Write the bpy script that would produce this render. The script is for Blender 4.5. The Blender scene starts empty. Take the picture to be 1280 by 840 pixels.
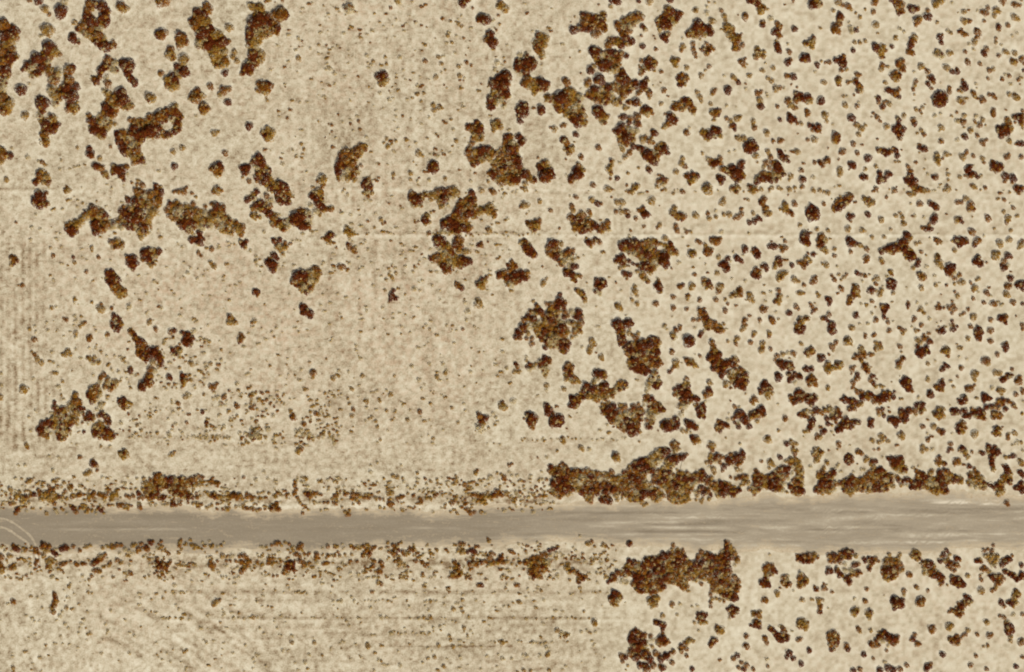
import bpy, math, re
import numpy as np
from collections import defaultdict

# ------------------------------------------------------------------ camera, sky, sun, exposure
S = 0.15                      # metres per pixel of the 1280 x 840 survey picture
CX, CY = 640.0, 420.0
scene = bpy.context.scene
COL = scene.collection
rng = np.random.default_rng(11)

H = 800.0
cam = bpy.data.cameras.new("camera")
cam.sensor_fit = 'HORIZONTAL'
cam.sensor_width = 36.0
cam.lens = 36.0 * H / (1280 * S)
cam.clip_start = 1.0
cam.clip_end = 12000.0
camo = bpy.data.objects.new("camera", cam)
camo.location = (0, 0, H)
COL.objects.link(camo)
scene.camera = camo

SUN_EL = math.radians(50)
SUN_AZ = math.radians(150)    # clockwise from the top of the picture
sd = (math.sin(SUN_AZ) * math.cos(SUN_EL), math.cos(SUN_AZ) * math.cos(SUN_EL), math.sin(SUN_EL))
w = bpy.data.worlds.new("World"); scene.world = w; w.use_nodes = True
nt = w.node_tree
sky = nt.nodes.new("ShaderNodeTexSky"); sky.sky_type = 'NISHITA'; sky.sun_disc = False
sky.sun_elevation = SUN_EL; sky.sun_rotation = SUN_AZ
sky.air_density = 0.8; sky.dust_density = 6.0; sky.ozone_density = 1.0
nt.links.new(sky.outputs[0], nt.nodes["Background"].inputs[0])
nt.nodes["Background"].inputs[1].default_value = 0.065
sl = bpy.data.lights.new("sun", 'SUN'); sl.energy = 3.8; sl.angle = math.radians(0.5); sl.color = (1.0, 0.968, 0.905)
so = bpy.data.objects.new("sun", sl); COL.objects.link(so)
from mathutils import Vector
so.rotation_euler = Vector(sd).to_track_quat('Z', 'Y').to_euler()
so.location = (0, 0, 60)
scene.view_settings.view_transform = 'Standard'
scene.view_settings.look = 'None'
scene.view_settings.exposure = 0.0
scene.view_settings.gamma = 1.0
scene.view_settings.use_curve_mapping = False
scene.cycles.pixel_filter_type = 'BLACKMAN_HARRIS'
scene.cycles.filter_width = 2.0
scene.cycles.max_bounces = 4

# ------------------------------------------------------------------ helpers
def srgb(r, g, b):
    f = lambda c: (c / 12.92 if c <= 0.04045 else ((c + 0.055) / 1.055) ** 2.4)
    return (f(r / 255), f(g / 255), f(b / 255), 1.0)

def W(px, py):                # survey pixel -> metres on the ground
    return ((px - CX) * S, (CY - py) * S)

def link(name, data, parent=None, loc=(0, 0, 0)):
    o = bpy.data.objects.new(name, data); COL.objects.link(o)
    o.location = loc
    if parent: o.parent = parent
    return o

class N:                       # small node-tree helper
    def __init__(s, m):
        m.use_nodes = True; s.t = m.node_tree; s.n = s.t.nodes; s.l = s.t.links
        s.bsdf = s.n["Principled BSDF"]
    def new(s, kind, **kw):
        nd = s.n.new(kind)
        for k, v in kw.items(): setattr(nd, k, v)
        return nd
    def link(s, a, b): s.l.new(a, b)
    def noise(s, vec, scale, detail=3.0, rough=0.55, dist=0.0):
        nd = s.new("ShaderNodeTexNoise"); nd.inputs["Scale"].default_value = scale
        nd.inputs["Detail"].default_value = detail; nd.inputs["Roughness"].default_value = rough
        nd.inputs["Distortion"].default_value = dist
        s.link(vec, nd.inputs["Vector"]); return nd.outputs["Fac"]
    def mapping(s, vec, scale=(1, 1, 1), rot=0, loc=(0, 0, 0)):
        nd = s.new("ShaderNodeMapping"); nd.inputs["Scale"].default_value = scale
        nd.inputs["Rotation"].default_value = (0, 0, rot); nd.inputs["Location"].default_value = loc
        s.link(vec, nd.inputs["Vector"]); return nd.outputs[0]
    def ramp(s, fac, stops):
        nd = s.new("ShaderNodeValToRGB"); cr = nd.color_ramp
        while len(cr.elements) < len(stops): cr.elements.new(0.5)
        for e, (p, c) in zip(cr.elements, stops):
            e.position = p; e.color = c if len(c) == 4 else (*c, 1)
        s.link(fac, nd.inputs[0]); return nd.outputs[0]
    def mix(s, a, b, fac, mode='MIX'):
        nd = s.new("ShaderNodeMix", data_type='RGBA', blend_type=mode)
        for sock, v in ((nd.inputs[0], fac), (nd.inputs[6], a), (nd.inputs[7], b)):
            if hasattr(v, 'links'): s.link(v, sock)
            else: sock.default_value = v
        return nd.outputs[2]
    def math(s, op, a, b=0.0, clamp=False):
        nd = s.new("ShaderNodeMath", operation=op, use_clamp=clamp)
        for sock, v in ((nd.inputs[0], a), (nd.inputs[1], b)):
            if hasattr(v, 'links'): s.link(v, sock)
            else: sock.default_value = v
        return nd.outputs[0]
    def maprange(s, v, a, b, c, d):
        nd = s.new("ShaderNodeMapRange")
        for i, k in enumerate((a, b, c, d)): nd.inputs[i + 1].default_value = k
        s.link(v, nd.inputs[0]); return nd.outputs[0]

def bw(v): return (v, v, v, 1)

# ------------------------------------------------------------------ survey of the plants
# one entry per bush crown: x,y,r in tenths of a sixfold enlarged tile whose corner is @X,Y;
# letter = foliage colour: d dark red-brown crowns and painted shade, (none) brown, o olive, l sparse pale olive
SURVEY = """
@0,0
2,19,5 5,20,3d 11,24,4d 5,27,5d 12,28,3 8,31,4o 3,34,3o 2,39,4 9,37,3 8,43,5d 12,43,2.5o 2,46,4 8,47,2 3,53,5d 7,55,2 2,61,4l 2,66,4l 2,74,4 6,79,5o 3,83,4
29,1,3d 34,7,3o 37,11,1.5 46,9,5d 49,1,3l 36,23,5o 31,27,1.5l 37,36,5d 41,39,4o 45,41,1.5
28,44,4.5d 33,43,2.5d 21,49,3d 18,52,2d 24,50,4l 31,50,3d 28,55,3d 24,57,2l 36,52,3 38,55,3 41,60,4 38,42,3 36,46,2l 44,55,4l 52,53,4 55,51,2d 52,60,4 57,65,3d 50,66,4d 54,73,5d 48,71,4d 42,72,4o 39,68,4l 42,78,3l 56,81,4o 52,82,3
16,68,4d 32,78,5d 31,75,3d
67,3,3 71,3,3d 77,5,4d 80,8,3d 79,12,4d 80,17,3d 66,8,3 65,12,3d 68,16,4d 72,17,3d 63,19,3 58,22,1.8 60,20,1.8 68,22,3 64,25,3l 75,22,3l 67,27,3o 74,27,4 78,28,2l 73,32,3d 76,34,3d 80,35,4d 85,34,3 55,29,3.5d 56,17,2o 59,31,2l 54,26,1.5
91,5,3.5 94,7,3o 89,6,2o
81,45,3 79,50,3.5d 76,53,3d 82,51,2l 75,58,2 72,61,3d 70,59,2o 80,58,2l 86,48,3l 86,53,3l 91,47,2 95,49,5d 99,50,2.5d 96,54,3.5d 98,59,3d 101,62,3d
81,63,3 78,68,2l 81,71,3o 85,74,4 91,70,4d 92,75,5d 96,80,3o 99,80,2 88,79,4 79,80,3d 83,82,3d
113,74,4o 119,26,3d 120,56,1.5o 119,1,2d 22,0,2 22,63,1l
@200,0
3,1,5 2,26,4 15,34,2 16,28,4 13,30,2 18,32,3.5 15,34,3 8,37,2.5 8,41,4o 10,44,2o 1,55,2 18,45,4o 13,50,2.5d 18,54,4d 21,55,2d 14,55,3l 10,59,4d 6,60,3o 6,63,3 11,64,4o 9,66,3o
35,5,3 37,8,3 34,10,3d 28,9,3d 30,14,4 24,16,2.5d 33,17,4o 27,19,4 27,22,2d 37,17,2o 32,25,5d 37,23,4d 38,28,3d 41,26,4o 45,27,3o 47,31,4d 43,33,4d 35,34,4d 30,33,4l 33,30,3l 32,35,2o 38,33,4d 42,37,4o 43,39,2d 40,43,3o 40,47,1.5o 48,40,3o 49,45,3 43,50,2o 47,49,3o 51,47,2o 52,31,1.5
52,21,3o 56,39,2o 55,43,2o 58,46,2o 49,55,2.5d 38,65,2.5 45,71,2o 48,68,3 52,67,2 51,77,2.5d
26,71,3o 31,72,3o 27,74,4 23,74,2o 28,69,3 33,81,4 36,82,2 31,82,2 10,83,4 5,83,2 12,80,2l
69,5,3o 72,7,3o 76,6,3o 76,9,2o 75,13,4d 80,13,3d 71,18,5d 76,17,4d 82,17,3d 86,11,3 91,11,5 94,12,3d 90,15,2d 94,10,2 84,16,2 68,24,4d 67,28,3d 73,23,4l 78,22,4l 76,27,4o 81,26,3o 88,21,3d 86,23,3 88,25,2o 69,33,4o 72,35,3l 70,41,4d 71,45,3d 76,41,3o 75,45,3o 73,48,2 64,52,3d 67,50,4d 67,54,3d 62,55,2 70,47,2l
78,65,4 82,65,3 79,69,3o 75,67,3 74,63,2 81,63,2 104,44,2o 104,29,1.5l 82,0,2o 92,0,1.5
@400,0
22,7,4l 59,1,3l 58,1,2o 107,3,3d 110,0,3d 53,6,1.2 119,15,2d 57,15,1.2l 72,17,1.2l 92,14,1.2 98,16,1.2o 104,18,1.5o 106,20,1.2o 96,27,1.5o 99,32,1.2o 79,34,1.2o 79,46,1.8 89,43,1.5o 91,48,1.5o 87,58,1.8o 110,47,1.5 104,50,1.5o 105,57,1.8o 35,42,1.5l 40,46,1.2o 49,43,1.2o 50,48,1o 60,43,1.5l 45,58,3.5d 48,56,3d 49,61,3o 46,63,2.5o 73,64,1.2l 78,70,1.2o 73,71,1.5o 76,76,1o 52,75,1.5l 85,79,1.8o 90,81,2o 86,83,2o 45,70,1.2l 8,52,1.5l 11,55,1.5l 57,83,1l 18,25,1.2l 39,23,1.2l
@600,0
16,4,3o 19,7,3o 14,5,2o 4,15,4d 1,14,3d 8,26,3d 9,32,4d 6,30,3 12,32,2 13,47,2l 11,52,1.5l
10,0,0.5 45,27,3o 49,29,3o 44,32,4o 48,34,3o 43,37,3 46,40,2.5o 47,43,2l
28,46,2d 30,49,4d 35,47,4d 39,49,4d 35,52,4d 28,52,2.5d 30,41,2l 35,42,2l 30,55,2l 40,45,2
20,57,4d 14,59,3d 11,63,4d 17,64,5d 22,58,2d 21,63,2 20,70,3d 16,69,3d 21,72,2 10,70,2o 8,75,3d 8,80,3d 12,72,2l 15,76,3l 18,80,2l
36,60,4 34,63,3 39,65,4o 42,67,3o 41,70,2o 44,61,2 47,63,4d 51,63,2d 49,67,2 32,81,4d 30,83,3d 34,79,2
65,62,3 64,60,2 46,82,3d 52,74,3 50,73,2o 61,74,5d 58,78,3 66,77,3 63,71,3d 59,81,3d 61,83,2 69,69,3o 66,67,2o 75,73,3l 70,81,3l 74,78,3l 64,80,2 55,76,2l 77,83,2o
77,11,2d 81,13,3 78,17,3 84,14,3d 76,21,3d 81,22,3d 84,19,3l 83,17,2 87,17,3 91,17,4d 93,12,2d 93,10,1.5o 89,13,2 93,22,2.5d 90,20,3 86,26,3 89,25,2 70,23,3d 84,21,2l 95,22,1
99,1,2d 103,1,3d 98,5,1.5o 119,1,1.5d
104,20,3 108,16,3o 111,14,2o 114,13,3 118,12,3 108,20,3l 112,20,3l 103,17,1.5 107,25,3 111,24,3 109,28,3d 115,18,2 117,16,2o 104,23,1.5
97,33,3 100,30,2 104,32,3o 106,34,3d 110,33,2 114,31,2.5d 103,30,2o 95,35,1.5
86,39,4d 84,37,2d 87,42,3d 92,41,3l 95,42,2o 98,39,2.5d 102,41,3d 104,44,3 110,42,2d 106,40,2 92,49,4d 96,48,3d 89,48,2d 100,46,2 83,53,3d 85,50,2o 104,48,2o 99,53,3l 102,52,3o 107,56,3d 107,53,2 108,60,4d 104,59,3 81,62,2.5 82,60,1.5 90,60,4d 87,61,2d 80,64,2o 86,67,3d 84,70,3 87,71,3o 83,73,2d 80,72,1.5 88,75,3 91,67,2l 92,72,2.5o 96,66,3d 96,71,2.5 94,74,3d 94,78,1.5d 99,69,2l 101,67,2 104,64,2l 101,64,2 107,67,3 112,63,3 115,65,3d 116,62,2d 108,71,3 111,69,2d 106,74,2o 102,77,3o 105,78,2l 117,77,3d 113,77,2 109,81,2o 98,74,2l 90,83,3d 87,83,2 111,77,1.5 119,70,2
@800,0
7,1,3o 23,0,2.5d 1,13,2.5 2,20,2d 4,22,2o 2,35,2d 1,27,1
21,7,3o 23,9,3d 19,11,2 29,11,2.5d 31,10,1.5 28,14,2d 18,15,3d 17,19,3d 14,17,2o 21,18,3d 24,15,2o 22,21,2 25,18,2l 15,22,2o 18,28,3d 21,26,2 20,31,1.5d 25,12,1.5 15,15,2o
1,46,1.5 5,47,2.5d 7,44,2 10,46,2 11,49,2 8,50,2.5d 6,50,2 12,47,1.5 3,52,2.5o 1,55,2 5,60,2d 2,64,3d 4,67,2 7,70,2.5 7,73,1.5o 1,67,1.5 12,37,1.5 16,54,1.5 18,68,2 16,78,1.5o 5,82,3d 8,83,2 2,83,2 0,78,1.5o
42,8,2o 56,2,1l 50,5,1.2l 50,10,2l 54,16,2.5o 44,19,4d 41,22,3d 38,25,3o 36,26,2 48,21,3d 52,22,3d 53,25,2.5d 45,25,3 42,27,2o 48,26,2o
61,8,1.5 63,12,2o 64,15,1.5o 65,20,3o 67,21,2.5o 64,23,1.5o 70,21,1.5o 67,26,2.5o 70,29,3o 73,28,2.5 72,31,3 72,35,2.5 71,37,2 74,37,1.5 75,27,1 77,34,1.8 
79,13,2.5 79,11,1.5 85,0,3d 88,2,3d 82,1,2d 90,5,2.5 91,8,3o 93,6,2o 90,10,1.5o 92,17,2 92,19,2d 98,14,2l 103,18,2 105,20,2 102,24,3d 105,22,1.5 104,28,1.5 106,27,1 103,35,2.5d 104,38,2.5d 103,33,1.5 116,22,2.2d 112,39,2 111,33,1l 111,47,2.5d 113,45,1.5 115,1,1
88,37,2o 89,40,3o 92,42,2 87,43,2 93,39,1.5o 40,33,1.8 40,37,1.8 41,40,1.8 42,43,1.2 45,37,0.8 50,33,1.5 48,37,2d 52,38,2 55,37,1.5 50,40,2 53,35,1.5 32,35,2.2o 31,38,1.5 32,29,1l 26,46,3o 29,45,1.5 24,46,1.5o 27,49,2o 35,51,1.8o
32,56,1.5 29,59,2d 31,61,2.5 35,58,2 36,59,1.2 30,64,2d 33,63,1.8 33,60,1.5l 31,56,1.5
46,57,2o 49,53,1o 52,50,1.5 77,47,2.5 75,46,1.5 78,50,1.2o 79,44,1 82,57,1.8o 92,53,1.8o 100,51,1.8o 70,58,2o 74,62,1.8d 72,60,1 66,68,3d 67,66,1.5 55,69,2 57,67,1 54,71,1.2o 43,69,1.5o 45,73,2.2o 46,76,1.5o 53,78,1.5o 63,57,1l
96,59,1.5o 99,61,1.8o 110,57,1.8 115,58,2.5d 112,57,1.2 102,67,2.5o 105,66,1.5 108,66,1l 88,70,2 91,69,1.5 95,70,1l 90,75,2.5o 91,80,2.5d 89,80,1.5 103,80,1.5 59,83,2 56,83,1 111,76,2.5 113,79,2.5o 116,81,2 118,71,2.5d 117,76,2 119,74,2 65,79,1.2l
34,75,2d 30,78,2 27,80,3 25,81,2d 36,78,3 38,77,2d 34,81,2l 39,80,2 41,83,1.5 31,82,2
@1000,0
10,4,3.5d 14,3,3o 12,1,2.5o 9,2,2 29,2,2.5o 32,4,1.5 36,5,2.5 38,7,1.5o 42,10,1o 45,13,1.5o 25,8,1.5o 30,12,2.5d 29,15,2 32,13,1.5 30,18,2 27,22,3.5 29,24,2 25,23,2 
37,17,1l 38,21,2l 39,24,2l 42,23,1.8d 56,2,2.5 57,0,2 55,9,1.8 70,0,3d 73,4,3 77,4,2 76,8,2 74,10,1.8d 78,9,1.2 76,2,1.5 84,7,3d 88,7,1.8 89,5,1l 96,8,1.5 96,13,3d 88,16,3 90,14,2o 87,19,1.5 102,3,3o 106,1,2.5o 101,5,1.5o 114,2,1l 103,17,1.2o 57,19,2.5o 72,29,1.5o 75,22,1.5l 78,24,1.2l 111,23,1.5l 113,25,1.5o
5,33,2.5o 9,32,3o 10,29,2 9,35,2o 3,33,1.2 4,44,3.5d 1,45,1.5d 6,42,1.5d 41,32,1.5o 45,32,1.5o 49,31,1.5o 40,38,1.8d 13,49,2d 16,46,1o 19,47,1 22,47,1.8 27,46,2d 31,45,2.5d 32,48,3d 33,42,1.5 34,47,1.5 31,53,1.8 35,52,1.5o
57,36,3d 61,37,3o 63,35,1.5o 64,38,1.5 60,40,2o 61,43,1.5 63,43,0.8d 69,35,1.5d 86,28,2.5o 85,31,2.5 83,34,2.5d 82,39,2.5 84,40,2.2 81,38,1 105,28,2.2d 106,32,1.8d 107,26,0.8 104,41,3l 102,41,2l 107,42,1.8l 103,39,1.8o 112,40,2o 114,40,1.2o
62,49,2 61,52,2o 66,50,1.2o 74,47,2 77,46,2 78,50,1.5 76,52,1.8 73,49,1.5 77,49,1l 78,53,1.5 70,57,3 74,57,2 72,60,2o 72,54,1.5 75,58,1
91,50,2.5o 94,52,1 96,54,1.8 99,59,2.5d 96,63,1.8d 100,61,2 96,58,1 110,51,2.5o 114,54,1.8d 118,54,2d 118,52,1.2
18,62,2o 29,61,2.5o 29,59,2 29,63,1.8 36,62,1.5 43,56,2 42,60,1.8 42,62,1.8d 44,64,2 45,68,2.5o 46,65,1.5 64,62,1.5o 66,68,2.2d 69,69,2d 72,70,2.2 74,67,1.5 74,73,1.8d 71,72,1.2 59,74,2d 59,77,1.5 62,80,2d 63,77,1.2 67,78,2o 65,76,1 62,82,1o
2,74,2.5d 6,73,2.5d 7,76,2.5o 9,74,1.2o 1,71,1.5d 16,76,2.8d 15,78,1 34,79,2.2o 35,72,1l 43,80,1.8 44,77,1l 5,83,1.5 87,61,1.5 86,64,1.5o 85,67,1.5 86,71,0.8o
105,72,4d 103,76,4d 108,76,3d 106,78,3d 109,73,2d 112,66,1.5 112,69,1.8 87,82,1.5o 92,81,1.5o 90,83,1 119,68,1.2 119,24,1.2d
@1200,0
3,9,1.8o 3,16,2.5o 7,16,1.8 1,24,1.8 3,26,2 5,26,1.5 19,10,2.5 16,9,1.5 21,6,1.5 13,8,0.8l 18,16,1.2 27,8,2.5o 26,12,1.8o 29,9,1.8o 32,1,2.5 40,3,1.5 42,4,2 45,4,1.2 41,13,2.5o 44,15,1.2o 36,19,1.8 29,20,1.8d 29,22,1.8 13,24,2.5 13,28,1.5 12,22,1 15,26,1 11,32,2.2o 7,33,1.2l 4,39,1.5 10,37,1.2l 27,29,1.2 27,32,1.2o 31,34,1l 39,27,1l 43,25,1l
18,40,2.2d 20,37,2 19,42,1.2 17,39,1 29,42,1.5 34,39,2o 36,40,1.2o 41,40,2o 6,47,2.2 5,45,1 15,48,1.5 22,53,1.8 25,52,1.5o 40,47,2.5o 42,46,1.5 39,45,1.2 46,45,2 47,43,1.2 48,48,1 21,59,1.2 32,59,1.2 34,56,1l 37,57,1.5 44,60,1.5 12,63,1l 48,53,1.2d
3,63,2d 4,66,2.5d 1,66,1.2 2,60,1 1,69,1.2o 10,70,2 11,72,1.8o 9,69,1 17,75,2.5 16,77,1 0,75,2.5o 2,77,1.8 22,71,1.5 25,72,1.8 27,74,1 37,71,1.8o 42,73,2.5o 41,71,1.2 44,74,1.5o 25,83,1.8 47,83,1.2
@0,140
6,0,2.5o 19,3,3o 30,3,2.5l 32,0,2d 34,9,3.5d 40,5,3.5o 42,10,3d 40,13,3.5d 36,12,3d 31,7,2o 32,18,2o 34,22,3.5o 35,24,2.5 34,17,3 56,0,2
2,32,4 1,29,3o 1,37,2.5o 8,33,2.5d 5,33,2o 9,27,1l 5,51,2o 21,34,1.8l 32,38,1.8 34,40,1.2o 29,37,1l 32,45,2.5o 30,48,3 35,49,3o 36,53,2.5 27,53,2.2d 29,52,2 33,53,2o 29,62,3d 27,67,3.5d 32,64,3.5d 34,69,3o 30,70,3d 35,61,1.5 51,59,2.5o 49,59,1.5 50,56,1 58,27,1.2o 46,36,1l 83,26,1.2 45,43,1l 53,66,1l 58,71,1l 47,73,1l
67,3,2 69,7,3.5d 71,10,2d 70,14,3d 72,13,3d 76,14,3d 78,16,3d 76,19,2o 74,17,2o 75,9,3l 80,6,3l 82,10,2.5o 86,9,1.5o 82,1,3d 76,3,2 86,2,2 68,32,3d 67,28,2d 69,33,2 56,2,0.5
75,35,1.8o 72,41,2.8d 75,42,2.5 77,42,2 79,47,2.5o 81,49,1.5 77,46,1.5 86,42,2.5 88,44,3.5d 92,43,3d 91,48,2.5d 93,51,1.5d 85,45,2o 95,41,2
89,18,3d 90,22,3d 92,26,3d 93,30,3d 88,16,2d 93,15,2 97,19,2.5l 101,12,3d 99,16,3d 103,17,4d 108,16,4d 106,20,3d 104,23,3o 99,25,3l 98,29,3o 103,28,3 100,34,3o 104,36,2.5d 107,36,2.5d 101,38,2.5 113,14,5d 117,12,4d 118,18,2.5 113,4,3 118,4,3d 111,7,2.5o 116,8,3 98,6,2 101,8,2 107,9,2o 105,6,1.5 113,18,2o 96,22,2 106,32,1.5o
107,55,2.2 103,54,1.2 99,53,1 102,59,2 105,60,2.5 118,56,2 117,60,3 113,62,3 108,63,3l 102,68,3.5d 106,67,3o 111,69,3.5o 117,67,3.5 115,75,4o 109,75,3l 104,75,3.5d 98,72,2.5o 93,75,3.5d 93,71,1.5 97,79,4d 102,80,4d 107,81,3 112,80,3o 90,82,2 96,66,2d 95,64,1
70,74,4 76,74,2 78,77,3d 74,78,3o 72,83,3d 66,77,3o 62,81,3o 57,83,2.5o 53,83,1.5o 79,80,2 79,83,2d 27,77,1l 12,83,1
@200,140
0,3,4 4,2,3d 12,1,3d 16,4,2d 13,8,2.5d 9,5,3l 4,6,2 1,7,2d 14,13,2.5 11,15,2.5d 6,17,2.5d 2,15,2 5,19,1.5 13,10,2 15,8,1.5o
33,0,2.5o 27,3,1l 41,16,2.5o 44,15,1.2o 67,11,2.8d 77,16,2 81,14,3o 84,16,3o 82,19,3.5o 79,18,2d 80,21,1.5 17,27,2.2o 10,30,2o 11,41,2.5d 49,31,2.2 42,43,4 45,40,2.5d 46,43,2.5 43,47,2.5o 38,43,1.5 45,46,2o
43,59,3.2o 40,60,1.5 46,59,1.5 67,52,1.8 62,42,2.5d 66,42,2.5d 64,45,3d 62,49,1o 69,38,1.5 74,34,3d 72,37,3d 77,38,3d 76,40,2.5d 73,42,2l 82,44,2d 78,44,2 74,46,2.5o 73,49,2.5d 77,46,2d 80,49,3d 77,53,2.5d 73,52,1.5 83,50,2o 85,53,2o
83,57,2.5d 87,56,3o 91,55,3.5d 94,57,3d 88,60,3d 92,61,2.5 89,66,2.5d 91,68,2.5d 96,68,2.5d 96,65,2d 93,64,2l 97,60,1.5o 84,60,1.5o
73,60,2d 70,62,1.5o 66,66,2.5d 70,65,2.5l 72,70,2.5d 76,69,3d 78,73,3d 75,73,2o 71,78,3o 69,78,1.5 75,79,1.5o 80,63,2 83,66,2l 82,71,2.5 82,76,3d 86,80,3 89,83,3d 70,72,2 84,79,2
106,24,1.2o 108,28,1.2o 92,39,1.5l 110,45,1l 114,63,2.5d 119,60,3o 117,65,3d 113,70,2l 119,69,3d 106,75,2l 102,79,4d 107,78,3d 100,82,3d 104,82,4d 111,76,3l 112,80,3l 117,75,2.5l 95,82,2l 106,74,2 118,52,1.2
11,60,1.5 14,60,2 18,60,2.5 20,57,1.2 24,61,1.2 27,64,1.2o 1,60,2.5d 0,64,2.5 0,68,2 5,74,2 8,70,2.5 12,69,2.5 15,71,2.5 14,75,5l 8,78,2.5 12,80,2.5 16,82,3 20,71,2.5o 22,76,4 21,82,4d 27,74,2.5 29,77,3o 34,71,1.5 34,76,2.5l 32,81,3o 39,76,2.5 42,71,3d 46,72,3 46,76,3o 39,80,4o 36,82,2.5 48,79,3o 52,82,3o 57,83,1.5o 39,69,1.5 44,80,3l 25,69,2
@400,140
2,51,3.5o 2,56,1.5 1,60,2 1,65,2o 2,71,2.5d 5,73,2 8,73,2.2 10,72,1.2 1,74,1.5 0,77,1.5o 16,32,2 20,30,3 23,32,3 28,29,3 31,26,2.5 34,28,1.8 20,35,3 27,33,2.5 15,38,3d 13,42,2.5d 14,45,2.5d 18,41,2.5d 22,37,2 24,39,3 20,44,3l 25,43,2.5 26,47,2 28,44,2l 17,49,2.5l 21,50,2.5o 26,51,1.8o 14,51,1.2 31,40,1.2 26,37,1.5 30,33,1.5o
35,53,3d 37,56,2.8d 33,55,2d 36,51,2 33,61,1.5o 36,63,1.5 39,61,1.5o 39,57,1.2o 36,60,2l 17,60,1l 21,62,1.2l 55,47,1.5o 55,50,1 68,46,1.8o 68,51,1.2o 73,52,1.2l 74,31,2.5o 77,33,1.2o 85,42,4d 83,43,2.5d 86,40,3d 88,43,1.5d 50,20,1.2o 51,26,1.8o 54,24,1o 57,22,1.2o 48,23,1o 65,21,1.5o 35,19,1.2l 35,26,1.2o 72,23,1.2l 102,22,1.5o 100,13,1.2l 94,50,1.5o 82,51,1.5l 113,52,1.2l 86,32,1 29,7,1.2 30,13,1 9,10,1 23,9,1 46,81,1.8o 49,83,1 42,76,1l 16,76,1.2l 23,77,1.2l 62,3,1 82,4,1l 57,3,1l 36,82,1
70,65,3.5d 73,66,4d 69,62,2.5 76,63,1.8 71,70,2.5o 75,70,2l 80,62,2.5o 85,62,2.5o 83,66,1.5o 89,60,3 93,60,3d 93,65,3.5d 90,67,2.5o 97,59,2.5 101,58,2.5o 103,61,2.5o 98,64,2l 91,71,2o 96,70,1.5l 88,64,1.5o 106,67,2o 109,66,1.5 114,61,2.5d 116,65,2 114,67,3d 105,70,3 103,75,3d 108,72,3 112,71,3 112,76,3.5d 108,79,3 103,79,2.5 117,73,2.5 119,76,2o 97,81,3d 100,83,3d 94,83,2d 115,79,1.5o
79,81,3d 81,79,2o 80,77,1.5o 82,83,1.5o 77,82,1d 111,11,1.8 110,13,1 115,12,2.5 117,10,1.8 119,13,3d 117,17,3o 115,20,2 114,24,2 118,8,2 112,28,2 111,31,2.5 116,30,3o 119,29,2.5d 113,35,2 117,34,2 115,40,2 118,38,2d
@600,140
32,1,4d 29,3,1.5d 30,7,2.2d 46,0,2.5d 0,12,3d 1,15,2d 1,20,2.5o 12,10,3.5o 10,10,2 15,11,2.5o 13,7,2 10,14,1.5o
20,19,2.5d 23,18,2 29,19,2.5d 32,22,2.5d 31,24,2d 19,22,1.8 24,24,3l 21,25,2 23,28,4d 26,31,2d 16,28,1.5 28,27,2 2,28,2.5d 6,28,2.5d 1,32,2.5d 9,30,2 5,34,3o 1,37,2o 8,37,1.5l 12,31,2o 16,32,2.5 17,36,2 21,34,2.5 26,35,3d 29,36,3d 29,40,3d 22,38,2.5l 24,41,2.5 19,42,3d 14,38,2o 11,41,2 15,44,3 10,47,3d 8,46,2 6,46,1 14,50,3o 17,53,2.5 22,48,3 25,50,3.5d 28,50,3d 33,47,3.5d 30,44,2 20,52,2o 24,54,2o 28,53,2 36,50,2 38,50,1.5o 41,51,2 40,53,1 34,54,2o 34,58,2.2o 36,45,1.5 6,52,1.2o
1,59,2o 10,60,2.5 8,59,1.5 18,62,1.2l 34,70,3o 31,71,1.5 45,67,1.8o 8,70,2o 2,74,2.5o 6,74,3o 10,76,2.5 11,78,2 8,73,2 42,83,2o 45,81,1.5 36,83,1.2 39,82,1o 21,80,1.2l 53,74,1.5 69,71,2 70,74,2o 68,79,2.5 71,80,2d 75,81,2.5d 77,77,2.5 82,75,2 83,77,1.2o 80,80,1.5l 82,83,3 76,83,2d 96,83,2
48,44,2 45,42,2.5d 49,48,5d 53,45,3d 54,48,2.5d 44,40,1.5 47,39,2o 50,38,2.2o 47,51,2o 51,51,2 64,22,3 62,21,2d 65,25,1.5 68,28,2.8o 65,28,2o 70,26,1.2 67,31,2 63,10,1.8 61,11,1 56,13,2.2o 53,12,1 72,17,2.2d 71,5,4d 73,9,3d 69,3,3 77,3,3o 79,8,2o 76,8,2o 67,3,2.5o 64,1,2o 60,0,1.5o 79,10,1
88,0,4d 92,2,3 94,4,2.5o 93,8,2o 90,5,1.5o 96,3,1.5 89,27,2.2 76,34,2.2 73,47,4d 72,44,2.5d 77,44,2o 74,40,2 68,50,2.2d 76,48,2 69,53,1 69,48,1.5d
108,4,2.5d 105,4,1.2 113,5,2 118,4,3 112,8,2d 118,9,2.5d 106,12,3.5d 103,15,2.5d 100,14,1 113,14,3l 118,14,2l 108,16,2d 110,20,4d 105,21,2 108,18,2 106,25,2l 110,25,1.5 115,26,2.2d 119,27,1.8d 107,28,2o 112,31,2 109,34,2o 113,29,1 115,21,2o
99,37,1.8o 97,43,2.5o 98,46,1.8o 99,40,1.5o 103,50,1.8d 98,50,1 111,46,1.2o 85,55,2 96,58,2.5o 99,58,1 112,60,1.5 116,57,2.5o 118,56,2o 114,60,2o 72,64,1.8 84,66,2.2o 88,69,2.2d 91,69,1.2 103,68,2.2o 107,68,2.2o 102,75,1.5 106,75,2o 110,75,2.2 111,78,1.8d 106,71,1l 119,74,1.5 117,80,1.5 119,42,1o
@800,140
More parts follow.
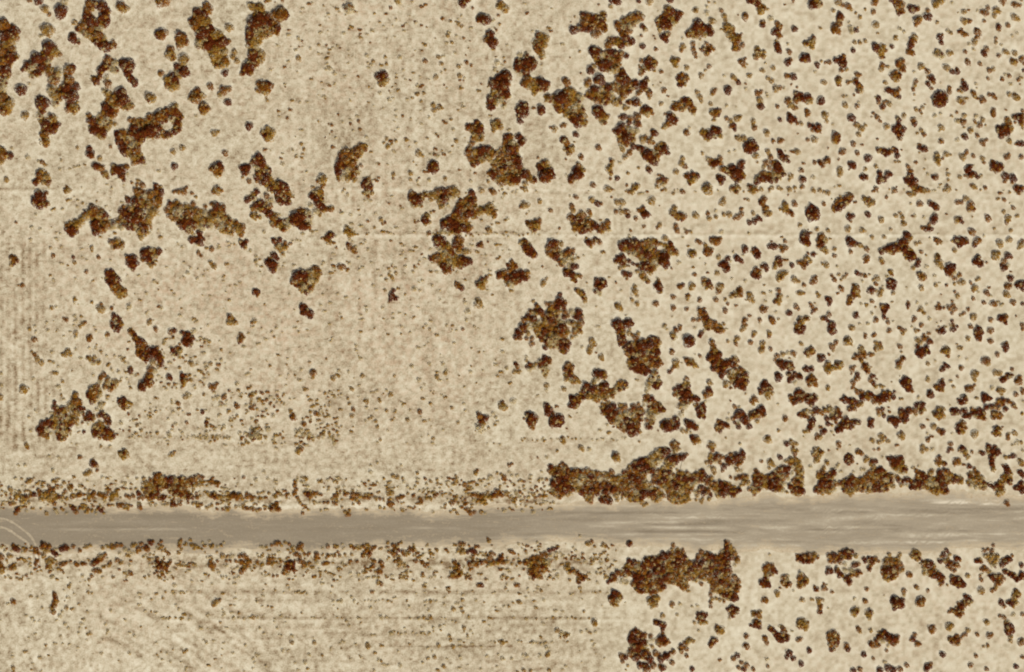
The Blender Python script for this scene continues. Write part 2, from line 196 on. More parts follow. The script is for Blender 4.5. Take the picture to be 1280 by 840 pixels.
5,1,3o 9,1,1.5 1,1,1 0,10,1.5 23,4,3d 26,6,2.5d 22,9,2.5 19,11,2o 17,12,1o 27,9,1 25,3,1.5o 11,16,2.5d 9,15,1.2 35,16,2.2 35,14,1.2 37,12,1l 40,0,2 47,14,1.5o 48,17,2 52,17,3d 56,14,3d 59,14,2.5d 60,18,2o 56,18,2l 55,12,1.5 46,17,1 51,21,1.5o
2,21,2.5o 7,22,2.5 10,23,1.5 4,19,1.5 9,19,1.2o 1,28,2.5d 6,32,4d 4,34,2d 9,36,3d 11,38,2.5d 13,33,2.5 15,30,2.5d 18,28,3.5d 21,31,1.5d 14,27,2 16,24,1.5o 10,30,2l 7,44,2.2d 6,42,1.5 32,35,1.8o 31,39,2o 34,41,1.8 32,38,1.2o 27,45,2o 17,50,2d 14,52,1.8 13,56,1.8o 17,54,2.2l 20,51,1.5 19,58,1.2o 34,48,1.5 36,48,2.2d 40,51,3o 40,47,2 43,48,2d 38,53,2o 25,61,1.2o 32,60,1.8
9,67,2.8o 51,58,4o 48,58,2o 2,73,2 3,77,2.5d 5,77,2.5d 1,75,1.5 26,72,1.8o 25,76,2.8o 29,78,2.5o 32,79,3 28,80,1.5 42,78,2.5o 51,76,1.5 52,80,1.8o 57,79,1.5o 62,68,2.5o 63,65,1.2o 47,31,1.2o 71,29,1l 67,30,1l 81,66,1.2o
56,1,3 58,2,2d 53,1,1.2o 65,5,1.5 68,7,1.8o 70,10,2d 73,5,2.5o 75,4,1.5o 71,13,1.5d 68,11,1.5 85,7,1.8o 85,10,1.2o 86,12,2 74,20,2.2o 78,20,2.2o 72,19,1 81,26,3.5d 84,24,3.5d 86,27,3d 82,29,2.5d 87,33,2.5o 79,29,1.2 95,16,2.5o 113,5,3d 116,6,2d 112,2,1.5 113,8,1 105,6,1.5d 118,9,1.2 105,30,2d 106,33,2.5d 108,35,2.5d 111,37,1.5d 100,22,1.5 105,22,2 107,21,1.2 118,30,2.2o 115,30,1.2 96,30,2o
52,36,2 55,39,2.5d 53,39,1.5o 60,35,2 60,38,2 57,38,2.5d 55,42,1.2o 62,43,2.5 65,44,2.2d 69,42,2.5d 75,40,2.5d 77,38,2d 77,42,1.5d 72,46,4d 75,49,2.5d 68,46,2.5 76,46,2 78,49,1.2 73,52,1.8d 69,49,1.2d 60,50,2.5d 61,53,2d 63,50,1.5d 58,48,1 69,58,2o 73,57,2.5o 72,60,1.8o
98,34,2 95,38,2.2 99,38,1.5 93,41,1.5o 97,42,1.5 103,40,3d 104,43,3d 100,46,2l 93,46,2 91,49,2d 89,51,2.8d 87,53,1.5d 95,50,2.5d 98,51,2.5d 102,51,2d 107,47,2d 106,43,1.5 104,47,2o 100,48,1.5l 113,48,1.8o 112,51,1o 82,56,1.8o 86,58,3o 91,58,1.5o 84,60,1.8o 99,57,1.5o 97,58,1 104,57,1.5o 106,58,1.2o 112,58,1.8o 116,57,1.5o
93,66,2.5 92,69,2.2 94,72,2.2 95,76,2.8o 98,76,1.5o 90,67,1 63,77,1.5o 67,77,2.2o 76,73,1.5 76,77,2 73,79,2 71,80,1.2 85,76,1.5o 82,83,1.8d 86,82,2d 89,80,2d 91,81,1d 109,70,2.5o 108,73,2.5o 111,75,2 114,77,1.8 116,69,2.2 105,73,1o 57,74,1l
@1000,140
6,1,2 5,3,1.2 19,3,2.5o 18,1,1.5o 20,7,1.5o 1,9,1.5o 39,5,2.8d 55,1,1 58,4,2 60,7,1.2 7,10,1.5d 10,11,1.8d 14,11,2.2d 13,14,2 15,15,1 9,14,1 43,10,2o 46,13,2.5o 44,17,1.8o 41,10,1 49,10,1.2o 65,11,2.2o 74,6,2d 74,10,2.2d 71,13,2.5d 77,13,2.5d 73,16,2d 76,17,1.8d 75,20,1.5 78,3,1.8o 85,6,2 86,9,2d 91,14,1.5o 93,17,1.8 101,3,1.5l 106,12,2.2o 106,22,2 118,7,1.8l 118,21,1.5l 91,1,1o 119,7,1.5o
11,21,2.5o 6,21,1.5 27,19,3.5 28,21,2.5 26,22,2o 40,24,2 32,30,2.5 30,31,1 43,31,1.8 51,35,2.8d 39,40,2.8d 41,41,1.5d 37,39,1 30,44,2.5o 30,47,1.8o 48,49,2.5d 46,49,1.5d 50,49,1.5 49,43,1.5o 11,38,1.5 15,38,1.8 17,40,1.8 19,37,2 21,36,2 22,38,1 10,49,1.5l 57,41,1.5o 59,29,2o 63,30,2.5d 65,31,2.5d 68,30,2 72,29,2d 73,33,2d 61,28,1 70,27,1 90,27,1.8d 93,28,2.5d 95,29,1 103,32,1.8o 103,36,3o 104,39,1.5o 110,32,2.2o 107,35,1 113,32,0.8o 87,38,1.2
60,50,2.5d 60,46,2d 66,47,2.5d 68,47,1.5d 63,51,2d 59,53,1.5d 57,58,1.8 81,41,1.5 82,44,1.5 81,52,2.5d 83,48,2.5d 86,52,2.5d 83,55,2 85,57,1.5o 79,51,1.5d 102,49,2.2 100,49,1.5d 111,47,1.5o 111,51,1o 111,58,2.5o 108,59,1o 88,59,2 92,58,1.8 96,59,1.5o 93,60,1.5o 90,57,1.5 83,62,2o 81,61,1.2 86,62,1.2o 71,59,2 1,44,1.8 2,51,2.5d 2,56,1.5 1,57,1 10,59,1.8o 15,59,1.5o 21,61,1.8o 18,60,1o 65,64,1.2
27,69,2 29,72,3d 32,70,2.5d 30,66,2 34,66,2.5d 37,64,3 36,67,2o 25,73,1.2o 48,65,1.8o 50,67,2.5o 54,68,2.5o 52,70,1.5o 52,65,1.2 18,69,1.5 9,72,2.5d 7,76,3d 11,76,4d 8,79,3d 12,79,2.5d 37,79,2.2d 40,78,1.5d 37,77,1.2d 38,82,1 51,77,2.2d 61,81,2.2o 72,78,1.5o 75,76,1.2o 77,79,1.8o 90,69,2.2 86,78,1.2l 98,69,2.2d 101,71,2.5d 103,72,2 101,79,2.5d 100,82,2.5d 118,68,1.8 118,81,2.5o 77,83,1.2o 83,69,1l 93,79,1l
@1200,140
3,3,1.8o 2,8,2 4,7,1.2 1,6,1 12,3,1.5l 11,7,1.2 15,10,2 17,6,1.8o 25,1,2.2 25,3,1.2 8,14,2.2o 13,18,1.6 4,19,2.2d 2,18,1 17,23,2.2 20,21,1.2 18,25,1
30,14,2.8d 34,13,2.8d 31,18,2.2d 35,16,2.5d 29,12,1.8d 36,12,2d 35,5,1.5 37,8,2 36,11,1.5 39,12,1.5o 38,9,1.2l 41,4,1.8d 43,3,1.5d 45,5,2.8d 47,3,2 46,9,2 47,7,1.5 37,22,2o 44,24,1.8d 47,24,1.8d 42,24,1
2,34,2.5o 5,30,1.5 4,32,1.2 10,33,1.5 17,35,1.8o 18,38,1.2 35,34,2.2 37,32,1.2 46,34,1.8 25,40,2.5d 24,43,1.5 28,41,2.8d 31,41,2d 27,44,2 31,43,1.5 25,38,1.5d 24,37,1
6,43,2.5d 8,41,1.5d 5,45,1.5d 7,48,1.8 9,46,1.8d 11,47,2d 13,49,1.5d 4,48,1 16,48,1.2o 34,48,2.5d 34,52,1.5 36,50,1 40,50,2.8d 39,53,1.2 10,56,2o 12,57,1.2o 8,55,1 19,57,1.5 0,49,1.5o
42,57,2d 45,58,2.5d 44,61,1.5 47,57,1.5 4,65,1.8o 6,65,1o 1,68,1.8 8,70,2.8 7,73,2 10,73,1.8 33,66,1.5 33,75,1.5o 40,72,1.5 43,78,1.4o 21,80,2.5 36,80,2.5o 35,83,1.5 0,81,2d 2,83,1d
@0,280
52,4,3d 55,5,4d 54,8,2d 58,1,3o 51,1,2 72,1,3.5d 72,6,3d 76,4,3 80,1,3 79,4,2 86,1,3l 92,2,3l 97,2,3d 102,2,2l 105,6,3o 107,2,3d 111,2,2.5 106,10,2.5o 110,6,2o 10,26,2.5 12,27,2.5 9,30,2o 9,24,1 24,3,1.5l 30,4,1.2l 23,12,1.2l 40,24,1.5 38,18,1o 55,25,1.2d 56,29,1.5o 69,18,1.5o 69,20,1o 74,25,1.5 65,36,1.5 17,46,1.5 14,46,0.6 46,17,1l 57,41,1l 56,56,1.2o 56,59,1l 40,42,1l 39,63,1.5o 42,62,1l 83,27,0.8l
84,14,2.5 88,13,2.5o 91,16,2.5 85,18,1.5o 88,17,2 92,14,1.5o 97,26,2.5d 100,26,3d 98,30,3d 101,30,3d 100,33,2d 109,22,3.5d 112,20,2.5d 115,21,2.5o 111,26,3d 117,24,2 114,27,2l 114,31,2.2o 107,27,1.5 119,21,2.5d 106,21,1.2
81,37,2.5d 84,36,2d 85,40,3d 81,43,2d 84,45,3d 88,42,3d 88,47,3 86,50,2 91,51,3.5o 93,53,2.5o 89,54,1.5o 82,39,2d 94,50,1.5
76,64,3.2o 76,60,1 84,63,1.2 84,64,0.8 86,69,2.2d 89,72,2d 84,74,1.5d 85,77,2d 88,79,2.5d 91,75,2 87,74,1.5l 97,62,2l 96,64,1l 98,81,2 101,83,1.5d 112,74,1.8o 113,72,1 117,79,1.8 116,43,1.5l 110,52,1.2l 110,67,1l 69,59,1.2o 50,72,1.5 48,71,1 62,75,1.5o 64,74,1.2 60,77,1.2o 57,82,1.8o 57,73,1.5l 56,69,1.2l 81,83,1.5 72,80,1l 22,79,1.2o 27,81,1l 35,74,1l 26,77,1l 36,80,1.2l 119,62,1 68,84,1.2
@200,280
3,60,0.1 17,0,4d 25,0,3d 19,3,2d 22,3,3l 32,2,3l 38,1,3l 46,2,3l 52,3,3o 58,4,3.5o 62,3,2.5 61,8,2 48,6,1.5o 30,7,2d 30,10,2d 24,12,2.5d 30,14,2.8d 27,11,1.5d 33,12,1 24,6,1.5o 20,6,1 54,7,2 61,14,2d 63,16,2.5d 65,13,1.5d 64,18,1.5o 39,19,1.8 29,22,1.5 31,24,1.2 38,29,1.5o 41,32,2o 39,31,1.5o 68,20,1.2l 51,14,1.2l 52,17,1l 44,16,1l 21,37,1.5l 23,33,1l 28,41,1l 18,29,1l 72,28,1.5l 73,31,1l 78,6,1.2l
86,0,3 90,1,3o 93,3,3o 97,1,2.5l 93,5,1.5 106,1,3.5d 109,2,3d 112,2,2 113,5,1o 86,13,2.2d 90,12,1.8d 94,14,1.5 98,15,1.2 88,17,1.8 89,16,2l 93,18,2.5o 90,20,1.5o 95,17,1.5 92,23,2l 86,24,2.5d 88,26,1.5d 81,29,2.5d 84,30,3.5d 85,34,3d 82,27,1.5d
103,39,3.5d 107,38,3.5d 101,43,3 109,41,2.5d 114,37,3o 117,34,2.5 118,38,2.5o 113,42,3l 117,43,2o 102,46,1.5d 105,47,2o 99,45,0.8 108,47,3l 110,51,2.2d 107,51,1.5o 113,48,2 115,45,1.5o 116,32,1
71,51,2d 73,51,2.2d 73,54,1 107,63,2.5d 109,66,3.2d 113,67,2.5d 109,61,1 113,70,1.5d 107,67,1.5d 53,70,2.2o 52,74,2.2o 56,74,2.2o 53,75,1 71,73,1.8o 69,74,1 8,81,2 11,80,1.8d 17,82,1.8d 21,83,1.8d 26,80,1.5l 61,83,1.5 1,63,1.5l 15,69,1.2l 57,0,2 43,0,2 36,76,1l 60,44,1l 84,81,1l 104,81,1l
@400,280
7,9,2.5d 9,8,2d 5,11,2 7,14,2o 21,5,2.8o 23,7,2.5o 19,6,1.5o 22,9,1.5o 22,17,2.2 25,19,2 21,15,1.2d 25,21,1o 15,32,2 18,32,1.5 16,34,1o 3,29,1.2l 34,13,1.2l 0,37,1.5 29,25,1l 36,19,1l 64,32,1.2l 52,38,1.2o 54,40,1.5o 57,37,1.2o 50,42,1.2o 55,50,1.5d 54,54,2.5d 57,56,1.8d 53,57,1.5d 49,50,1o 71,49,1.8l 75,50,1l 70,36,1.2l 79,0,1.5o 82,7,1.5 47,0,1
93,0,3d 97,2,3d 102,1,3d 103,5,3d 107,3,3.5d 112,3,2.5 92,6,2l 97,6,2l 111,6,1.5 102,6,2
86,12,2d 89,11,3d 92,13,3d 88,15,2.5d 93,16,2 96,17,2.5o 104,11,2.5 102,15,3d 107,12,1.5 105,17,2.5 98,20,2.5 94,21,2l 90,20,1.5l 99,22,2d 104,20,2o 109,21,2.5o 112,21,1.5o 83,26,1.8d 86,27,2 89,26,2 91,28,1.5o 95,24,1.5 105,27,3 108,27,3d 112,28,2.5d 105,31,3 109,30,2.5d 102,28,1.5o 93,32,3d 96,33,3d 94,36,2 97,29,2.5l 91,32,1.5o 98,36,1.2 88,23,1.5 103,36,0.8l
103,46,2 106,48,2.2d 105,47,1.5 102,44,1 119,46,2.5o 119,60,3.2o 118,57,1.5o 119,16,1.5d 109,59,1.5l 111,66,2l 110,72,1.2l 107,79,1.2 95,76,1l 80,76,1.2l 84,46,1l 40,46,1l 47,63,1l 35,65,1l 61,77,1l 116,77,1l
@600,280
7,5,2.5o 5,4,1 1,16,2 1,14,1 38,1,3 42,1,3o 40,4,2.5o 36,0,1.5 44,3,1.5o
31,14,1.8o 34,13,2 34,17,2.8d 37,19,3.5d 39,22,3d 41,23,2.2d 36,22,2d 40,25,1.2 33,12,1
54,15,3d 51,18,2 57,14,2 61,15,2o 52,22,2.5 56,19,2.5 57,24,3d 54,24,2 60,22,2l 63,24,2l 60,28,2o 64,22,2 67,20,2 70,20,1.5 69,24,2l 66,27,2.5l 71,27,1.5l 62,31,1.5 70,32,2.5d 73,32,1.5d 67,31,1.5l 65,37,2.8d 69,38,2.8d 64,35,1.2 72,39,2o 75,39,1.8 71,42,1.8 69,42,1.2o
24,29,2 25,31,2.5 21,31,1.2d 20,30,0.6 23,34,2.5 27,32,1.5 15,38,2.5d 18,37,2.5 20,40,2.5d 14,40,1.5 27,38,3d 31,37,2.5d 35,37,2.2 34,41,2d 30,41,3d 24,41,3d 36,40,1.5 27,43,2.5 23,45,3l
3,43,2.5o 1,46,3o 5,40,1.5 2,48,1.8o 0,60,2.5o 48,44,2.2o 47,46,1.5o 50,41,1o 73,50,1.8o 76,52,2.5o 78,55,2.2o 79,58,1.5o 74,52,1.5o
71,1,2.5 74,3,3 78,4,3.5d 82,3,3 86,2,3d 90,4,2.5 94,2,2.5 96,4,2o 82,0,2d 70,4,1 76,6,2d 92,6,1.5o 81,14,2.2d 84,14,2.5 87,12,2d 90,14,1.5 83,17,1.2o 113,5,1 112,9,1l 106,16,2.5d 109,14,2.5d 113,15,3.5d 117,15,3.5d 106,19,1.5d 118,19,2 104,26,2.5d 107,25,2.5d 102,28,1.8d 106,29,2d 109,28,1.2 105,33,1.5o 108,32,1.5o 112,22,2l 116,22,2l 112,28,1.5d 115,30,1.2d 118,31,1.2d 108,37,2d 112,38,2d 110,39,1.2 118,24,1.5 118,36,1.5o
88,43,2.5d 92,44,3d 90,47,3d 93,46,2.2d 87,46,1.5d 88,51,2l 90,53,1.2l 114,57,1.5o 116,51,2.8o 116,47,1.5o 118,54,1.2o 118,60,1.8o 104,62,2.8o 102,61,1.2 106,64,1.5o 101,75,2.5d 104,75,3.5d 108,76,3d 112,74,3d 114,75,1.5d 104,80,2d 107,82,1.8o 112,82,2o 119,82,1.5o 102,44,0.8
60,53,1.5d 60,58,3d 62,61,3d 58,62,2.5d 54,61,2.5 64,59,1.5 50,60,1.5 43,62,2o 40,58,1.2o 45,66,3d 41,67,2l 38,66,2 36,70,2.5d 40,71,2.5d 33,72,2 47,69,1.5 52,68,3d 53,71,3d 48,73,2.5o 44,74,2l 37,76,3l 43,77,3o 50,75,2 55,75,2 58,66,2o 59,70,2l 57,73,1.5 64,66,2 63,70,1.8d 66,69,1.5 61,74,2l 66,74,2l 69,66,2l 74,66,2.5d 76,69,2d 72,70,2d 70,75,2.5o 76,74,2.5 74,78,2.5o 61,78,3.5d 57,79,2d 64,78,2 66,81,2o 71,81,2 75,81,2o 32,78,3d 28,81,2d 30,83,2d 36,82,2o 43,82,2o 48,80,2.5d 52,78,2 47,83,2d 53,83,3o 58,83,3 63,83,2.5 34,78,1.5
@800,280
3,2,1.2 15,1,1.8o 13,3,1.2 27,1,1.5 28,5,2.2 26,3,1 38,6,1.2o 35,6,1.5 61,6,1.5l
1,15,2 5,14,2 9,13,2.5o 13,15,2 9,17,2l 16,15,1.5o 19,11,2.2o 23,15,2d 21,19,2 24,18,2 27,21,2 24,22,2o 11,19,2d 7,19,2o 1,20,2.5d 6,23,3d 4,24,1.5d 11,23,1.5 14,24,2 18,24,3.5d 18,28,4d 20,31,2.5d 15,27,2.5 11,28,2.5l 3,27,2l 4,31,3.5d 1,33,2d 7,33,2.5d 8,37,1.5o 3,37,2 9,35,1.5 1,39,1.8o 4,41,2o 6,43,1.8 12,32,1.2l 21,24,1.5 28,23,1.2o
43,13,1.5 45,14,1.8 54,12,2 56,13,2.8 59,13,2.2 60,11,1.5 57,15,1.5 49,16,1.5o 50,19,2 53,20,2 49,22,1.8 52,23,1.5 39,21,1.5o 39,23,3o 41,21,1.5o 29,29,1.5l 59,25,1.8o 66,26,1.8d 62,30,2d 60,31,1.5d 64,30,2.5d 65,34,2.5d 66,32,1.8d 68,28,0.8l 73,26,2.5d 76,28,1.8d 72,25,1d 79,19,2.5d 78,21,1.2d 86,20,2.2d 88,24,2.5d 89,22,1.5d 85,22,1 70,21,0.8l
98,17,2.2d 101,17,2.2d 105,17,1.5 109,18,2 107,20,1.8 109,13,1.5 106,18,1 104,27,2.5d 105,30,2 102,31,1.8o 101,33,1.5o 94,32,2.5d 95,35,1.2d 91,32,1.2 87,35,2.2 85,38,2.2d 89,38,2.2d 88,40,1.8d 90,35,1 106,39,3o 104,41,2.2o 109,37,2.2o 114,31,1.8d 119,29,1.5 116,42,2.5o 119,43,1.2o
41,38,1.5 39,47,2.5o 41,46,1 38,49,1.2o 30,47,1.8 32,46,1.5d 29,47,1.2 14,43,1.5 14,47,3d 12,46,1.5d 15,50,2d 13,41,1l 48,42,1.8 51,44,2.5d 53,47,2 48,45,1.8o 50,48,1.5o 58,37,1.8o 60,47,2.5o 62,46,1.2 59,51,1.8 58,49,1 61,49,1o 75,49,2 75,52,2.5 72,53,2.2o 69,54,1.8o 76,54,1.2 82,53,2o 83,56,2.5o 85,58,1.5o 79,43,1.2l 69,41,1l 104,50,1.8 105,54,2o 104,57,2.5o 102,58,1.8 104,60,1.2o 119,52,1.5o 111,55,0.8l 98,51,1.2l
25,55,1.8 12,60,2.2 36,55,1.5o 35,54,1 36,57,1o 45,57,1.8 57,57,1.8 64,57,1.2o 66,60,1.2 25,63,2 35,64,1.5 64,65,2 94,58,1l 92,62,1.2 93,65,2.2 95,63,1.2 91,64,1.5 112,67,2.2d 117,62,1.8 119,64,1 102,66,1l 99,72,2.5 100,74,1.8 98,71,1.5 90,72,1.5 82,69,1.2 79,72,1.8 78,74,1.5 78,78,2o 76,80,1.2o 80,76,1
45,65,2 48,67,2.5 45,68,1.5 49,70,2.5d 47,71,1.5 40,72,1.5 44,72,1.5 52,74,3 56,75,2.5 52,78,1.8o 49,76,1.5o 58,79,2.5 61,80,2.5 63,75,1.2o 60,76,1.2o 48,80,1l 46,82,1.8d 41,78,1l 18,77,1.5l 19,76,1o 20,79,1l 30,77,1.5 30,79,1.2 27,80,1.8 25,83,2.2o 118,77,2 119,80,2.8d 117,79,1.2d 86,82,1.8o 97,82,1.8o 119,73,1.2o
@1000,280
0,1,1.5o 4,9,3.5d 4,13,3.5d 6,15,2d 2,11,1.8d 13,4,1.5o 21,5,1.5o 36,4,2.2o 47,5,2o 16,10,2.8 19,12,2o 14,13,2 16,15,2.5d 18,19,2.5o 14,17,1.5 20,21,1.5o 38,14,3.5d 36,12,1.5d 41,15,2.2d 45,16,1.8o 50,19,2 47,17,1o 38,21,1.5 54,10,1.5o 63,10,1.5o 68,4,1.2o 78,0,2o 26,19,1.5o 26,24,1.5 10,23,1.8d 6,22,1 5,26,2o 2,29,2.2 5,30,1.5d 3,32,2 8,28,1.5o 1,30,1.2d 20,31,2.2o 17,30,1.2o 28,32,1l 50,26,2.5 50,28,1.5 61,27,1.8o 62,29,1.5 
80,8,2.5d 82,11,2 78,13,2.5d 80,15,1.5 75,15,2.5d 71,18,3d 74,19,2 67,18,2.2d 64,19,2.2d 61,21,2d 66,20,1.5o 70,22,1.5 78,19,3d 81,22,2.2d 84,22,2d 83,25,3d 86,25,1.5d 80,25,1.2d 89,28,2d 88,31,2d 85,33,1.5o 84,20,1.2o 90,14,1.2o 87,15,1.5o 91,21,1.5 92,3,1.5 95,4,2d 98,4,1.8d 97,1,1.5 102,12,1.8 104,13,2 106,14,1o 103,15,1o
103,25,2.2o 104,29,3o 106,32,2o 103,23,1o 113,33,3.5d 111,36,2.5d 115,36,2l 113,38,2 109,34,1.2 116,31,1d 91,39,2.8 93,40,2 89,38,1.8 92,42,1.2 91,48,2o 102,46,1.5o 101,39,1.2l 95,32,1.5l 116,41,1.5 119,39,1.2o 116,45,1.2o 110,46,1.2 117,12,2.2d 119,14,2.2d 114,13,1o 116,20,1.8o 119,44,1.2o
11,42,2.5 9,44,1.8 12,40,1.2 3,46,1.5 1,52,1.8o 3,52,1 24,39,1.2 26,42,1.8 29,38,1.2o 35,38,1.2 33,40,1.2o 31,42,1o 43,37,1.8d 46,38,1.2 49,39,1.5 52,38,0.8o 47,43,1l 31,49,2 30,47,1 13,52,1.2o 14,54,1.5o 20,56,1.5d 22,57,2.2d 22,60,1.5d 40,46,1.2 42,48,2.5 40,51,1.8d 43,51,2o 44,54,1.5o 44,50,1 58,41,2o 57,45,1.5 55,42,1o 52,50,1.8d 54,49,2d 54,52,1.2 61,50,1.8o 60,53,2o 57,50,1o 68,36,1.8o 69,38,1.2 67,43,2.2d 70,44,2.5d 67,47,2.2d 70,48,1.5d 66,44,1 70,52,1.5o 62,47,0.8l
38,56,2.5 37,59,2 39,54,1.5 36,60,1.2 54,58,1.5 46,60,1l 8,60,1.2 9,62,1.5 10,65,1.5d 12,64,1.2 22,68,1.8 17,71,1.5 19,71,1.8d 21,73,1.2d 24,76,2.8d 24,80,3.2d 42,69,2.2d 43,67,1d 54,67,1.2l 57,72,2 51,75,1.2l 45,75,1l 39,78,2.2o 38,79,1 81,61,1.5d 81,59,1.2 81,63,1 91,64,2o 93,67,1.5o 89,65,1 95,60,1l 88,59,1l 97,71,1.5l
62,62,2 64,63,2.5d 66,62,1.5d 63,66,1.8d 63,70,1.5d 66,74,1.5 70,73,0.8l 67,80,1.8 1,73,3o 6,71,1.8o 4,72,1.2o 2,78,2.5d 1,81,2d 76,79,1.8 77,82,1.5o 79,80,1.2o 74,78,1 86,71,1.8 85,73,1 91,76,1.5 87,80,1.5o 89,80,1 84,77,0.8l 104,60,1.2 103,63,1.8 105,63,1.5d 108,63,1 112,63,2 115,61,1.5 114,58,1 116,64,1.8 114,67,1.2 113,64,1l 118,54,1.8o 116,51,1 114,73,1.2d 113,76,1l 115,76,1.2 115,79,2.2d 118,77,1d 107,79,1.8d 105,81,1.8d 108,81,1.5d 103,80,1 104,77,0.6 49,83,1.2 56,83,1.5 93,83,1
@1200,280
9,6,2.8 1,13,3d 4,13,2.5d 0,16,2d 5,14,1.2d 13,13,2.8 11,16,1.8d 15,12,1.2 30,15,2.8o 37,12,2.2o 27,24,3.2o 25,22,1.5o 29,22,1.5o 36,24,2.4d
13,28,3d 15,30,2.5d 11,29,1.8d 14,25,1.8d 17,29,1.2 20,29,.9 33,28,2 33,33,2.4d 31,31,1.2d 36,31,1.5l 35,33,1.2 46,16,2.5o 47,13,1.5 44,18,1.2o 38,5,1.3o 18,9,.9l
38,41,2.3d 36,40,1 44,46,2.5d 47,45,2.5d 47,49,1.5d 42,46,1.2d 2,44,2.2o 0,38,1.4 8,44,1.2 14,41,1.5o 12,42,1o 11,48,2.5o 10,50,1.2 36,47,2.5 34,47,1.2 38,46,1.2 35,53,2.5o 34,54,1.2o 20,52,2.2 23,54,1l
10,56,1.4 18,59,1.6 25,60,2.2 27,61,1.2 31,61,1.3l 40,59,2.2 47,60,1.3d 6,64,1.4 3,67,1.2 10,70,2.7o 23,72,1.8 23,80,2.3 30,71,2.2d 34,70,2.2 34,74,1.6d 32,72,1.8 47,76,1.8 47,79,1.2 8,77,1.8 14,80,3d 12,82,1.8d 16,82,1.8d
@0,420
26,3,2 67,2,2.2 67,3,1.5d 51,12,2.2o 49,14,2o 47,14,1.2o 53,14,1.5o 26,14,1.5 28,17,2o 31,20,2.2o 24,12,1o 39,12,1.2l 41,28,1.5o 43,28,1.2o 40,20,1.2l 47,34,1.2o 44,38,1.5l 18,40,3.2o 19,42,1.5o 0,46,2.5o 1,28,1.2l 1,37,1.2l 67,17,2o 70,20,2.5l 74,20,1.8o 71,16,1.5o 66,16,1 72,9,1.2l 76,12,1.2o 81,22,1.2o 82,21,1o 92,18,1.5o 94,20,1l 98,26,2.2d 98,24,1.2 89,27,1.5l 84,25,1.2l 70,29,1l 80,15,1l 86,15,1l 67,9,1l 57,1,1.5l 57,10,1l 80,0,1o
102,2,2.5 105,4,3d 108,6,2.5 104,9,2 104,13,2.5 107,15,2.5d 111,10,2.5d 113,14,3d 116,12,3d 118,9,1.5 119,16,3d 110,18,2d 106,11,2 115,20,2.5o 113,25,2.5 116,26,2l 112,30,2.5 111,33,3d 108,37,3.5d 106,39,2.5d 113,36,2.5 114,30,1.5o 119,23,1.5o
75,32,1.2d 78,29,2 76,31,1.8 82,34,3l 87,35,2.5o 79,38,2 83,40,2 80,35,1.5o 85,38,2o 67,44,2.5d 70,42,3.5 73,38,2.2 75,43,2.2o 70,46,3 69,49,2d 73,47,2l 66,45,1.2d 76,52,2.5l 78,51,1.2o 73,55,1.5l
57,44,2 56,46,2 57,49,3 60,49,1.5 53,52,2.5o 55,53,2l 60,54,2d 63,55,1.5d 56,57,3.5o 61,58,2l 49,56,3o 45,56,2 41,50,1.5d 41,54,2d 42,57,1.5 45,60,3l 41,62,2.5o 50,61,3l 54,64,3 53,66,2.2d 57,63,2.5o 49,65,1.5 46,66,3l 42,65,2o 40,65,1.8d 36,65,2.5d 32,66,2.5d 38,68,1.5d 29,70,2d 31,71,2.5d 33,74,2.5 30,74,1.2d 36,76,1.5o 38,73,1l 35,71,2l 44,70,2.5l 47,71,3l 45,74,2.5d 48,77,1.8 44,77,1.5d 51,71,2.5o 43,73,1.5 53,74,1l
67,59,2.5d 64,62,1.8 62,65,1 66,64,2.5l 70,62,2o 74,60,1.5 77,59,2.5d 80,61,2.5d 82,65,2d 79,65,1.5 75,65,1.5o 74,67,2 71,67,1.5l 71,72,2.5d 72,74,2.5d 76,71,2.5 78,74,2.5d 80,71,3d 83,73,2.5 81,76,2.5 85,75,2d 83,77,1.8o 75,76,1.5 63,72,1.2d 88,74,0.8
90,49,2d 93,48,2.2d 92,51,3d 96,51,2.5o 93,54,2o 99,51,1o 97,54,1l 100,63,1l 103,67,1.2o 106,71,1.2o 97,36,1l 98,39,1.2o 91,65,1.5l 102,73,1.2o 117,57,1.2o 118,73,1.2o 113,73,0.8o 110,73,0.8o 113,51,0.8l 113,55,0.8l 20,82,1.8o 22,61,1.2l 27,56,1.2l 23,71,1l 25,32,1.2l
@200,420
0,16,2 1,19,2.2d 1,22,1.5d 20,1,2.5d 24,2,2.2d 18,4,2d 22,5,3d 20,7,1.5d 61,2,2.5 60,4,1.8d 63,1,1.2 10,11,1.8d 13,9,1.5 15,11,2o 14,14,2.2l 11,14,1.5l 15,16,1.2o 3,5,1.5l 24,21,2.2o 22,20,1o 15,24,1.2o 38,21,1.5o 34,21,1l 29,26,1o 31,27,1.2o 36,28,1l 33,32,1.2l 7,20,1l 46,18,1.2l 7,31,2.2d 8,32,1.5d 17,30,1.8d 20,30,1.5 18,34,2.8o 18,36,1.5o 21,33,1.2 16,34,1.2
38,38,1.8 41,38,2 40,40,1.8 43,36,1.2 26,38,1.2l 5,40,1.2l 19,46,1.8o 22,45,2l 20,43,1l 33,44,1.2o 43,46,2l 40,47,1.2l 48,46,1.8 49,44,1o 14,51,1.5 13,50,1 9,50,1.2l 32,57,1.5d 35,65,1.5d 35,68,1.2o 58,36,1.5l 59,41,1.2o 57,51,1.2 58,53,2 69,54,1.8 71,52,1 68,45,1.5 74,48,1.5o 77,43,1.2 80,48,1.2 88,45,1 49,52,1.2l 65,52,1.2l 83,46,1.2l 58,60,1.2o 53,62,1.2l 20,65,1.2 44,60,1.2l 10,57,1.2l 12,66,1.2l 106,25,1.2l 115,28,2.5 115,31,1.2o 115,26,1.2
